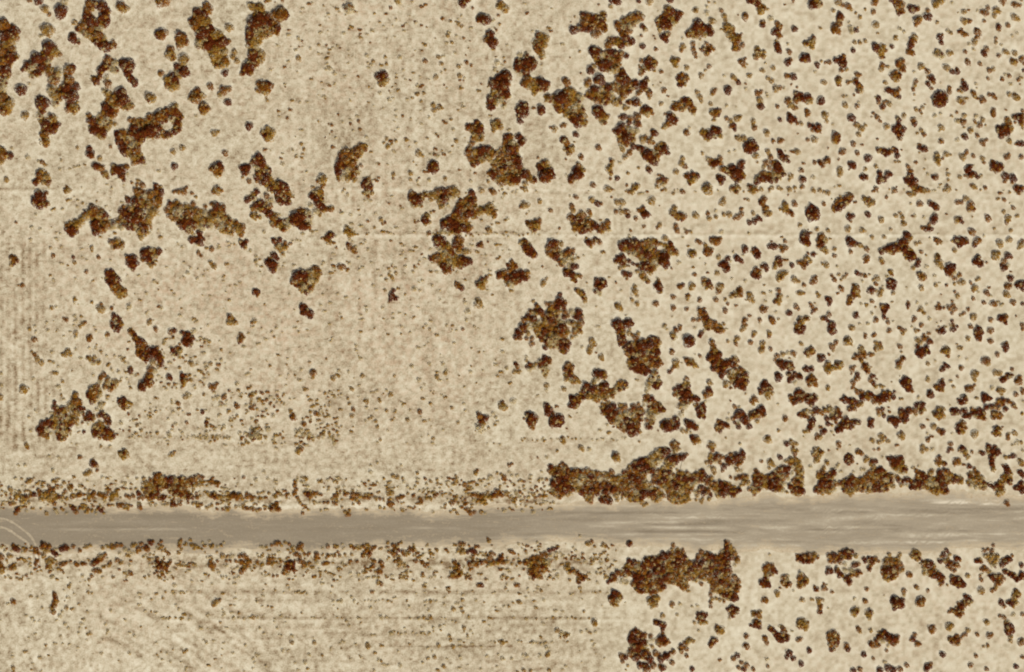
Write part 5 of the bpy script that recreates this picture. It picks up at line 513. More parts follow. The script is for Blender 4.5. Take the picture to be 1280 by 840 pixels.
# worked ground at lower left: slanting drag marks
q = GX * .86 + GY * .5; p = GY * .86 - GX * .5
tone += .26 * (vnoise(q, p, 55, 4, 13) - .5) * box(GX, GY, 120, 745, 330, 900, 14)
q2 = GX * .35 + GY * .93; p2 = GY * .35 - GX * .93
tone += .22 * (vnoise(q2, p2, 60, 4, 14) - .5) * box(GX, GY, -200, 715, 125, 900, 14)
q3 = GX * .66 + GY * .75; p3 = GY * .66 - GX * .75
tone += .18 * (vnoise(q3, p3, 70, 5, 15) - .5) * box(GX, GY, 180, 745, 420, 900, 25)
def comb(c, per, amp, bx, seed, soft=9):
    global tone
    w_ = np.sin(2 * np.pi * (c / per + .9 * vnoise(GX, GY, 45, 40, seed)))
    tone += .42 * amp * w_ * (-.1 + 1.1 * vnoise(GX, GY, 14, 12, seed + 1)) * box(GX, GY, *bx, soft)
comb(GY - .35 * GX, 12, .15, (108, 752, 205, 850), 401); comb(GX * .75 - GY * .66, 15, .17, (190, 735, 335, 845), 403)
comb(GX + .42 * GY, 13, .13, (-40, 722, 112, 850), 405); comb(GX * .9 - GY * .3, 14, .10, (405, 760, 470, 830), 407, 6); comb(GY + .1 * GX, 9, .07, (330, 720, 700, 850), 409)
comb(GX * .8 + GY * .5, 11, .10, (60, 415, 150, 560), 411)
def line(y0, w_, amp, x0, x1, seed, slope=0.0):
    global tone
    yy = y0 + (GX - x0) * slope + 1.2 * (vnoise(GX, GY, 60, 500, seed) - .5)
    tone += amp * np.exp(-((GY - yy) / w_) ** 2) * (.25 + 1.1 * vnoise(GX, GY, 9, 300, seed + 1)) * box(GX, GY, x0, y0 - 60, x1, y0 + 60, 5)
line(236, 1.8, -.20, -200, 70, 20); line(239.5, 2.0, .14, -200, 110, 22); line(238, 2.2, .13, 400, 760, 24); line(241, 1.8, -.10, 540, 1300, 26)
line(291, 1.8, -.15, 430, 660, 28); line(295.5, 2.2, .16, 420, 1450, 30); line(291.5, 1.8, -.11, 640, 1290, 32); line(300, 3, .04, -100, 440, 34)
line(740, 2.4, -.12, 205, 780, 40); line(751, 1.8, -.10, 280, 560, 42); line(772.5, 2.2, -.17, 285, 785, 44, .0); line(773, 1.4, -.20, 200, 232, 46); line(776, 1.8, .07, 200, 790, 48)
line(791, 1.8, -.14, 480, 545, 50); line(793, 2, -.10, 400, 560, 52); line(803, 1.8, -.12, 600, 690, 54); line(808, 1.6, -.14, 500, 640, 56); line(782, 1.6, -.08, 600, 700, 58)
line(545, 1.8, -.10, 150, 300, 60); line(548, 2, -.08, 200, 290, 62); line(551, 2, -.06, 640, 800, 64); line(545, 1.8, .09, 640, 800, 66)
line(770, 1.6, -.06, 1090, 1190, 68); line(779, 1.6, -.05, 1100, 1280, 70); line(560, 1.8, -.06, 0, 250, 72); line(565, 2, .05, 0, 640, 74); line(575, 2, -.06, 330, 380, 76)
# pale tracks worn across the verge and up the lower field
def track(pts, w_, amp):
    global tone
    pts = np.array(pts, float)
    dmin = np.full(GX.shape, 1e9)
    for a, b in zip(pts[:-1], pts[1:]):
        ab = b - a; t = np.clip(((GX - a[0]) * ab[0] + (GY - a[1]) * ab[1]) / (ab @ ab), 0, 1)
        dmin = np.minimum(dmin, np.hypot(GX - a[0] - t * ab[0], GY - a[1] - t * ab[1]))
    tone += amp * np.exp(-(dmin / w_) ** 2)
track([(48, 694), (50, 715), (40, 745), (28, 775), (20, 840)], 3, .06)
track([(952, 692), (946, 720), (938, 752), (928, 790), (918, 850)], 10, .05)
track([(940, 720), (936, 745), (926, 775)], 2, -.07)
track([(70, 760), (62, 800), (58, 840)], 2.5, .05)
track([(222, 755), (240, 775), (258, 800)], 1.4, -.13); track([(252, 764), (270, 784), (288, 800)], 1.4, -.10); track([(226, 770), (262, 812)], 1.5, .07)
track([(128, 797), (150, 804), (172, 810)], 1.5, -.11); track([(134, 776), (160, 786), (180, 794)], 1.4, -.09); track([(560, 800), (566, 812), (578, 824)], 1.3, -.10)
track([(326, 783), (336, 797)], 2, -.08); track([(427, 765), (436, 784)], 1.6, -.10); track([(568, 420), (583, 428)], 1.0, -.08)
# pale sharpening glow painted into the ground tone round the bushes
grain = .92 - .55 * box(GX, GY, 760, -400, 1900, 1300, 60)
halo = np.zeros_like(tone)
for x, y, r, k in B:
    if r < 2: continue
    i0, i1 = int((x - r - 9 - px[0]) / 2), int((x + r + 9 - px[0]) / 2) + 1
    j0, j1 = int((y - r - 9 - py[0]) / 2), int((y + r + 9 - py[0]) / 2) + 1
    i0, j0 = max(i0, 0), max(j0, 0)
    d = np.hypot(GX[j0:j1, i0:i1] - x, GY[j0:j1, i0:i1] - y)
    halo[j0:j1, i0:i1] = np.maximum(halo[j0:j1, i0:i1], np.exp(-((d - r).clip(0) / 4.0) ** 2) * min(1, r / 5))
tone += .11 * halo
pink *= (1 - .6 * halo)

# litter and seedlings stain the verges brown
vb = np.exp(-((GY - 624) / 6) ** 2) * box(GX, GY, -200, 500, 690, 700, 8) + np.exp(-((GY - 704) / 9) ** 2) * box(GX, GY, -200, 600, 770, 800, 10)
tone -= .26 * vb * np.clip(vnoise(GX, GY, 12, 4, 81) * 1.6 - .35, 0, 1)
tone += .20 * np.exp(-((GY - 633) / 3.5) ** 2) * box(GX, GY, 230, 500, 660, 700, 8) * vnoise(GX, GY, 15, 6, 82) + .07 * np.exp(-((GY - 694) / 4) ** 2) * box(GX, GY, -200, 600, 770, 800, 10) * vnoise(GX, GY, 15, 6, 83)

def sheet(name, xs, ys, z, attrs=None):
    ny, nx = len(ys), len(xs)
    Xg, Yg = np.meshgrid(xs, ys)
    co = np.stack([(Xg - CX) * S, (CY - Yg) * S, np.full(Xg.shape, z)], -1).reshape(-1, 3)
    a = np.arange(ny * nx).reshape(ny, nx)
    f = np.stack([a[1:, :-1], a[1:, 1:], a[:-1, 1:], a[:-1, :-1]], -1).reshape(-1, 4)
    return mesh_from(name, co, f, attrs)

def mesh_from(name, co, f, attrs=None, smooth=False):
    me = bpy.data.meshes.new(name)
    me.vertices.add(len(co)); me.vertices.foreach_set("co", np.asarray(co, np.float32).ravel())
    k = f.shape[1]
    me.loops.add(f.size); me.loops.foreach_set("vertex_index", f.ravel().astype(np.int32))
    me.polygons.add(len(f)); me.polygons.foreach_set("loop_start", np.arange(0, f.size, k, dtype=np.int32))
    me.update(calc_edges=True)
    for nm, val in (attrs or {}).items():
        at = me.attributes.new(nm, 'FLOAT', 'POINT'); at.data.foreach_set("value", np.asarray(val, np.float32).ravel())
    return me

# the ground is one sheet: fine in the surveyed part, wide cells out to the horizon
outer = [-40000, -12000, -4000, -1500, -700, -400]
xs = np.concatenate([outer, px, [1700, 2000, 2800, 5300, 13300, 41300]])
ys = np.concatenate([outer, py, [1250, 1550, 2350, 4850, 12850, 40850]])
pad = lambda A, v: np.pad(A, 6, constant_values=v)
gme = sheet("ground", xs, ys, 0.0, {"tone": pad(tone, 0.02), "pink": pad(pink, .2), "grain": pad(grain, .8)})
gm = bpy.data.materials.new("sand"); n = N(gm)
geo = n.new("ShaderNodeNewGeometry").outputs["Position"]
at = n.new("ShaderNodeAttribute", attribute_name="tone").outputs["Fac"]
ap = n.new("ShaderNodeAttribute", attribute_name="pink").outputs["Fac"]
v1 = n.noise(geo, 1.3, 4, .6); v2 = n.noise(geo, 0.10, 3, .6); v3 = n.noise(geo, 3.6, 2, .5)
v4 = n.noise(n.mapping(geo, (.9, 1.4, 1)), 1.1, 2, .5, .6)
ag = n.new("ShaderNodeAttribute", attribute_name="grain").outputs["Fac"]
g_ = n.math('MULTIPLY', n.math('SUBTRACT', v1, .5), .50)
g_ = n.math('ADD', g_, n.math('MULTIPLY', n.math('SUBTRACT', v3, .5), .50))
g_ = n.math('ADD', g_, n.maprange(v4, .30, .42, -.16, 0))
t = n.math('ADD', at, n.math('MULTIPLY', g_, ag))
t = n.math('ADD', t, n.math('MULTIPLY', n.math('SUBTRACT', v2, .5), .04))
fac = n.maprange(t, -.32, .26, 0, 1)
base = n.ramp(fac, [(0, srgb(112, 92, 65)), (.28, srgb(153, 139, 113)), (.56, srgb(182, 171, 145)), (1.0, srgb(208, 201, 178))])
base = n.mix(base, srgb(183, 149, 120), n.math('MULTIPLY', n.math('MULTIPLY', ap, .55), n.maprange(n.noise(geo, .9, 3, .6), .4, .65, 0, 1)))
n.link(base, n.bsdf.inputs["Base Color"]); n.bsdf.inputs["Roughness"].default_value = .95
n.bsdf.inputs["Specular IOR Level"].default_value = .1
bp = n.new("ShaderNodeBump"); bp.inputs["Strength"].default_value = .15; bp.inputs["Distance"].default_value = .2
n.link(v1, bp.inputs["Height"]); n.link(bp.outputs[0], n.bsdf.inputs["Normal"])
gme.materials.append(gm)
g = link("ground", gme); g['kind'] = 'structure'

# ------------------------------------------------------------------ road
rx = np.concatenate([[-40000, -3000], np.arange(-600, 1901, 2.0), [4300, 41300]])
rt, rb = road_edges(rx)
jag = lambda s_, a, c: (vnoise(rx, rx * 0, c, 10, s_) - .5) * a
rt = rt + jag(70, 8, 24) + jag(71, 4, 7) - 1; rb = rb + jag(72, 9, 30) + jag(73, 4, 7) + 2
M = 30
U = np.linspace(0, 1, M + 1)
RX = np.repeat(rx[None], M + 1, 0); RY = rt[None] * (1 - U[:, None]) + rb[None] * U[:, None]
co = np.stack([(RX - CX) * S, (CY - RY) * S, np.full(RX.shape, .004)], -1).reshape(-1, 3)
a = np.arange(RX.size).reshape(RX.shape)
f = np.stack([a[1:, :-1], a[1:, 1:], a[:-1, 1:], a[:-1, :-1]], -1).reshape(-1, 4)
wd = (rb - rt)[None]
edge = np.minimum(U[:, None] * wd, (1 - U[:, None]) * wd) / 13.0
right = 1 / (1 + np.exp(-(RX - 690) / 60))
lt = np.zeros(RX.shape)
def streak(x0, x1, y, amp, w_=1.3, bend=0):
    global lt
    m = 1 / (1 + np.exp(np.clip(-(RX - x0) / 6, -60, 60))) / (1 + np.exp(np.clip((RX - x1) / 6, -60, 60)))
    lt += 1.2 * amp * m * np.exp(-((RY - y - bend * ((RX - x0) / max(1, x1 - x0)) ** 2) / w_) ** 2) * (.3 + 1.2 * vnoise(RX, RY, 14, 40, int(x0 + y) + 900))
for s_ in [(60, 240, 661.5, .22), (90, 200, 652, .12), (200, 215, 655, .2), (500, 576, 660, .26), (525, 565, 649, .15), (450, 500, 652, .08), (320, 355, 656, .14), (420, 450, 657, .09),
           (745, 770, 658, .30), (760, 860, 653, .22), (800, 920, 647, .25), (800, 905, 659, .22), (810, 870, 643, .16), (770, 900, 668, .18), (800, 1000, 674, .2),
           (965, 985, 637, .28), (1010, 1075, 638, .34), (1030, 1110, 648, .18), (1025, 1080, 659, .30), (1010, 1060, 665, .3), (1090, 1180, 644, .22), (1120, 1290, 668, .26),
           (1172, 1212, 628, .8), (1228, 1262, 630, .6), (1180, 1260, 626, .3), (1130, 1180, 671, .30), (1200, 1225, 676, .25), (1060, 1200, 678, .28), (930, 1000, 682, .26), (950, 990, 659, .18), (1230, 1290, 640, .15),
           (700, 800, 632, .3), (620, 720, 672, .22)]: streak(*s_)
for s_ in [(60, 190, 659, -.14), (0, 400, 645, -.08), (800, 930, 664.5, -.36), (700, 860, 641, -.20), (800, 920, 655, -.2), (900, 1040, 637, -.18), (1070, 1120, 656, -.24), (1100, 1125, 663, -.3), (1000, 1080, 662, -.24),
           (1010, 1090, 640, -.16), (1150, 1250, 641, -.26), (1200, 1290, 636, -.2), (1160, 1220, 663, -.2), (1060, 1100, 652, -.16), (930, 990, 692, -.2), (400, 620, 660, -.08), (640, 760, 649, -.09), (880, 1000, 651, -.14), (1130, 1200, 638, -.18), (1200, 1280, 683, -.1)]: streak(*s_, 1.6)
rme = mesh_from("road", co, f, {"edge": np.clip(edge, 0, 1), "right": right, "lt": lt})
rm = bpy.data.materials.new("graded_gravel"); n = N(rm)
geo = n.new("ShaderNodeNewGeometry").outputs["Position"]
ae = n.new("ShaderNodeAttribute", attribute_name="edge").outputs["Fac"]
ar = n.new("ShaderNodeAttribute", attribute_name="right").outputs["Fac"]
al = n.new("ShaderNodeAttribute", attribute_name="lt").outputs["Fac"]
s1 = n.noise(n.mapping(geo, (.07, .62, 1)), 1.0, 4, .6, 1.1)
s2 = n.noise(n.mapping(geo, (.30, 1.3, 1)), 1.0, 3, .6, .8)
s3 = n.noise(geo, 2.2, 3, .6)
t = n.math('MULTIPLY', n.math('SUBTRACT', s1, .5), n.maprange(ar, 0, 1, .30, .80))
t = n.math('ADD', t, n.math('MULTIPLY', n.math('SUBTRACT', s2, .5), n.maprange(ar, 0, 1, .25, .48)))
t = n.math('ADD', t, n.math('MULTIPLY', n.math('SUBTRACT', s3, .5), .30))
t = n.math('ADD', t, n.math('MULTIPLY', ar, .20))
t = n.math('ADD', t, al)
c = n.ramp(n.maprange(t, -.45, .75, 0, 1), [(0, srgb(104, 93, 75)), (.38, srgb(131, 120, 101)), (.62, srgb(154, 143, 122)), (1, srgb(196, 186, 164))])
en = n.math('ADD', n.math('SUBTRACT', s3, .5), n.math('SUBTRACT', s2, .5))
e = n.maprange(n.math('ADD', ae, n.math('MULTIPLY', en, 1.9)), .0, .85, 0, 1)
c = n.mix(n.ramp(s3, [(.3, srgb(160, 143, 115)), (.7, srgb(198, 184, 156))]), c, e)
n.link(c, n.bsdf.inputs["Base Color"]); n.bsdf.inputs["Roughness"].default_value = .9
n.bsdf.inputs["Specular IOR Level"].default_value = .15
bp = n.new("ShaderNodeBump"); bp.inputs["Strength"].default_value = .25; bp.inputs["Distance"].default_value = .1
n.link(s2, bp.inputs["Height"]); n.link(bp.outputs[0], n.bsdf.inputs["Normal"])
rme.materials.append(rm)
r_ = link("road", rme); r_['kind'] = 'structure'

# pale wheel tracks turning off the road at its left end, 4 mm above it
def ribbon(pts, w_, z):
    pts = np.array(pts, float)
    tt = np.linspace(0, len(pts) - 1, 60)
    i = np.clip(tt.astype(int), 0, len(pts) - 2); fr = tt - i
    P = lambda k: pts[np.clip(i + k, 0, len(pts) - 1)]
    fr = fr[:, None]
    c_ = .5 * (2 * P(0) + (P(1) - P(-1)) * fr + (2 * P(-1) - 5 * P(0) + 4 * P(1) - P(2)) * fr ** 2 + (3 * P(0) - P(-1) - 3 * P(1) + P(2)) * fr ** 3)
    d = np.gradient(c_, axis=0); d /= np.linalg.norm(d, axis=1)[:, None]
    nrm = np.stack([-d[:, 1], d[:, 0]], 1)
    ww = w_ * (.75 + .5 * vnoise(tt * 3, tt * 0, 1, 1, 91))[:, None]
    L, R = c_ + nrm * ww / 2, c_ - nrm * ww / 2
    co = np.concatenate([L, R]); co = np.stack([(co[:, 0] - CX) * S, (CY - co[:, 1]) * S, np.full(len(co), z)], 1)
    k = np.arange(59)
    f = np.stack([k + 60, k + 61, k + 1, k], 1)
    return co, f
tm = bpy.data.materials.new("pressed_pale_sand"); n = N(tm)
geo = n.new("ShaderNodeNewGeometry").outputs["Position"]
n.link(n.ramp(n.noise(geo, 2.5, 3), [(.3, srgb(140, 127, 104)), (.7, srgb(172, 159, 134))]), n.bsdf.inputs["Base Color"]); n.bsdf.inputs["Roughness"].default_value = .95
trk = [ribbon([(-30, 649), (0, 648), (14, 652), (26, 660), (36, 668), (43, 678), (48, 692), (50, 708)], 2.6, .008),
       ribbon([(-30, 660), (0, 659), (12, 663), (22, 670), (32, 677), (39, 686), (43, 697), (44, 710)], 3.0, .008)]
co = np.concatenate([trk[0][0], trk[1][0]]); f = np.concatenate([trk[0][1], trk[1][1] + len(trk[0][0])])
tme = mesh_from("path", co, f); tme.materials.append(tm)
p_ = link("path", tme); p_['kind'] = 'structure'

# ------------------------------------------------------------------ foliage materials
def leaf_mat(name, a, b, c):
    m = bpy.data.materials.new(name); n = N(m)
    geo = n.new("ShaderNodeNewGeometry").outputs["Position"]
    f1 = n.noise(geo, 2.0, 2, .6)
    nd = n.new("ShaderNodeNewGeometry").outputs["Random Per Island"]
    v = n.math('ADD', n.math('MULTIPLY', f1, .75), n.math('MULTIPLY', nd, .25))
    n.link(n.ramp(v, [(.28, srgb(*a)), (.5, srgb(*b)), (.75, srgb(*c))]), n.bsdf.inputs["Base Color"])
    n.bsdf.inputs["Roughness"].default_value = .85; n.bsdf.inputs["Specular IOR Level"].default_value = .08
    return m
LEAF = [leaf_mat("red_brown_and_shade_foliage", (72, 22, 4), (86, 34, 6), (118, 64, 16)),  # dark shrubs' own colour, and shade painted on the unlit sides of others
        leaf_mat("brown_foliage", (98, 49, 9), (122, 74, 16), (154, 107, 38)),
        leaf_mat("olive_foliage", (116, 78, 17), (141, 104, 35), (168, 132, 60)),
        leaf_mat("pale_olive_foliage", (146, 122, 72), (166, 144, 96), (186, 166, 122))]
wood = bpy.data.materials.new("grey_brown_wood"); n = N(wood)
geo = n.new("ShaderNodeNewGeometry").outputs["Position"]
n.link(n.ramp(n.noise(geo, 14, 3), [(.3, srgb(58, 40, 24)), (.7, srgb(104, 80, 54))]), n.bsdf.inputs["Base Color"]); n.bsdf.inputs["Roughness"].default_value = .9

COVER = [3.6, 2.9, 2.5, 1.7]
def foliage(bl, origin, leaf=1.0):
    """leaf faces spread through the dome of every crown in bl; returns vertices and the foliage kind of every face"""
    cs, ks = [], []
    for row in bl:
        x, y, r, k = row[:4]; lift = row[4] if len(row) > 4 else 0.0
        k = int(k); R = (r * 1.04 + .4) * S
        hgt = max(.16, min(1.9, R * (1.05 + .35 * rng.random())))
        ls = (.15 + .05 * min(1, R)) * leaf
        nn = max(6, int(COVER[k] * math.pi * R * R / (ls * ls * .8)))
        th = rng.random(nn) * 2 * math.pi
        ph = rng.random(5) * 6.28
        lob = 1 + .12 * np.sin(2 * th + ph[0]) + .10 * np.sin(3 * th + ph[1]) + .08 * np.sin(5 * th + ph[2])
        q = np.sqrt(rng.random(nn)) * .98
        rad = R * lob * q
        z = hgt * np.sqrt(np.clip(1 - q * q, 0, 1)) * (.45 + .55 * rng.random(nn) ** .5) + .04 + lift
        c = np.stack([(x - CX) * S - origin[0] + rad * np.cos(th), (CY - y) * S - origin[1] + rad * np.sin(th), z], 1)
        # leaf-spray faces: leaning outward from the crown's middle
        nrm = np.stack([np.cos(th) * q * .9, np.sin(th) * q * .9, np.full(nn, .75)], 1) + rng.normal(0, .30, (nn, 3))
        nrm /= np.linalg.norm(nrm, axis=1)[:, None]
        t1 = np.cross(nrm, rng.normal(0, 1, (nn, 3))); t1 /= np.linalg.norm(t1, axis=1)[:, None]
        t2 = np.cross(nrm, t1)
        sz = ls * (.7 + .6 * rng.random(nn))[:, None] / 2
        asp = (.65 + .35 * rng.random(nn))[:, None]
        cs.append(np.stack([c - t1 * sz, c - t2 * sz * asp, c + t1 * sz, c + t2 * sz * asp], 1).reshape(-1, 3) * 1.0)
        kk = np.full(nn, k)
        mixm = rng.random(nn) < .10
        kk[mixm] = np.clip(k + rng.integers(-1, 2, mixm.sum()), 0, 3)
        ks.append(kk)
    return np.concatenate(cs), np.concatenate(ks)

def stems(bl, origin, per=3):
    """one woody frame: low limbs run out from the root to every crown and fork there"""
    cs, fs, off = [], [], 0
    def tube(pts, ws):
        nonlocal off
        for c, w_ in zip(pts, ws):
            for j in range(4):
                cs.append(np.array(c) + np.array([math.cos(j * 1.571) * w_, math.sin(j * 1.571) * w_, 0]))
        for lv in range(len(pts) - 1):
            for j in range(4):
                fs.append([off + lv * 4 + j, off + lv * 4 + (j + 1) % 4, off + lv * 4 + 4 + (j + 1) % 4, off + lv * 4 + 4 + j])
        off += 4 * len(pts)
    done = [(0.0, 0.0)]
    C_ = sorted([((x - CX) * S - origin[0], (CY - y) * S - origin[1], r * S) for x, y, r, k in bl], key=lambda c: math.hypot(c[0], c[1]))
    tube([(0, 0, -.05), (0, 0, .12)], (.07, .05))
    for cx_, cy_, R in C_:
        sx, sy = min(done, key=lambda d: math.hypot(d[0] - cx_, d[1] - cy_))
        tube([(sx, sy, .02), ((sx + cx_) / 2, (sy + cy_) / 2, .07), (cx_, cy_, .03)], (.045, .035, .03))
        done.append((cx_, cy_))
        for _ in range(per):
            an = rng.random() * 6.28; ln = R * (.35 + .45 * rng.random()); h = max(.12, R * (.55 + .3 * rng.random()))
            dx, dy = math.cos(an) * ln, math.sin(an) * ln
            tube([(cx_, cy_, .0), (cx_ + dx * .35, cy_ + dy * .35, h * .6), (cx_ + dx, cy_ + dy, h)], (.035, .024, .008))
    return np.array(cs), np.array(fs)

def leaf_mesh(name, co, kinds, only=None):
    q = co.reshape(-1, 4, 3)
    if only is not None: q = q[kinds == only]; kinds = kinds[kinds == only]
    f = np.arange(len(q) * 4).reshape(-1, 4)
    me = mesh_from(name, q.reshape(-1, 3), f)
    if only is not None: me.materials.append(LEAF[only])
    else:
        for m in LEAF: me.materials.append(m)
        me.polygons.foreach_set("material_index", kinds.astype(np.int32))
    return me
PART = ["dark_and_shaded_foliage", "brown_foliage", "olive_foliage", "pale_foliage"]  # first part holds dark crowns together with painted shade

def sprinkle(bl):
    """small tips standing over a thicket's crowns, lighter and darker than what is under them"""
    out = []
    for x, y, r, k in bl:
        if r < 3: continue
        for _ in range(max(1, int(r * r / 10))):
            a_ = rng.random() * 6.28; qn = math.sqrt(rng.random()) * .85; q_ = r * qn
            out.append((x + q_ * math.cos(a_), y + q_ * math.sin(a_), rng.uniform(1.1, 2.1), rng.choice([0, 1, 2, 3], p=[.45, .08, .12, .35]), r * S * .95 * math.sqrt(1 - qn * qn)))
    return np.array(out).reshape(-1, 5)

def plant(name, v, label, cat, group, split):
    bl = B[v]
    wgt = bl[:, 2] ** 2
    ox, oy = (bl[:, 0] * wgt).sum() / wgt.sum(), (bl[:, 1] * wgt).sum() / wgt.sum()
    org = W(ox, oy)
    e = link(name, None, loc=(org[0], org[1], 0))
    e.empty_display_size = .3
    e['label'] = label; e['category'] = cat; e['group'] = group
    co, ks = foliage(bl, org)
    sp = sprinkle(bl)
    if len(sp):
        c3, k3 = foliage(sp, org)
        co = np.concatenate([co, c3]); ks = np.concatenate([ks, k3])
    if split:
        share = np.bincount(ks, minlength=4) / len(ks)
        small_ = [k for k in range(4) if share[k] < .04]
        big_ = int(np.argmax(share))
        for k in small_: ks[ks == k] = big_
        for k in range(4):
            if (ks == k).any(): link(PART[k], leaf_mesh(PART[k], co, ks, k), e)
    else:
        link("foliage", leaf_mesh("foliage", co, ks), e)
    c2, f2 = stems(bl[np.argsort(-bl[:, 2])[:12]], org, 3)
    sm = mesh_from("stem", c2, f2); sm.materials.append(wood)
    link("stem", sm, e)
    return e

# ------------------------------------------------------------------ what sets each plant apart
def info(v):
    bl = B[v]; wg = bl[:, 2] ** 2
    cx, cy = (bl[:, 0] * wg).sum() / wg.sum(), (bl[:, 1] * wg).sum() / wg.sum()
    x0, x1 = (bl[:, 0] - bl[:, 2]).min(), (bl[:, 0] + bl[:, 2]).max()
    y0, y1 = (bl[:, 1] - bl[:, 2]).min(), (bl[:, 1] + bl[:, 2]).max()
    k = np.bincount(bl[:, 3].astype(int), weights=wg, minlength=4); k = k / k.sum()
    dx, dy = x1 - x0, y1 - y0
    cov = np.cov(np.stack([bl[:, 0], -bl[:, 1]]), aweights=wg) if len(bl) > 1 else np.zeros((2, 2))
    return dict(c=(cx, cy), w=dx, h=dy, k=k, cov=cov + np.eye(2) * (wg.mean() / 4), area=wg.sum())
def tone_word(k):
    if k[0] > .62: return "dark maroon"
    if k[0] > .25 and k[2] + k[3] > .25: return "mottled maroon and olive"
    if k[0] > .3: return "dark brown"
    if k[3] > .5: return "pale sparse"
    if k[2] + k[3] > .6: return "olive"
    return "brown"
def shape_word(i):
    ev, vec = np.linalg.eigh(i['cov'])
    if math.sqrt(ev[1] / max(ev[0], 1e-6)) < 1.45: return "round"
    a_ = math.degrees(math.atan2(vec[1, 1], vec[0, 1])) % 180
    if a_ < 22 or a_ > 158: return "long east-west"
    if 68 < a_ < 112: return "long north-south"
    return "north-east pointing" if a_ < 90 else "south-east pointing"
def size_word(a_, cuts, words):
    for c_, w_ in zip(cuts, words):
        if a_ > c_: return w_
    return words[-1]

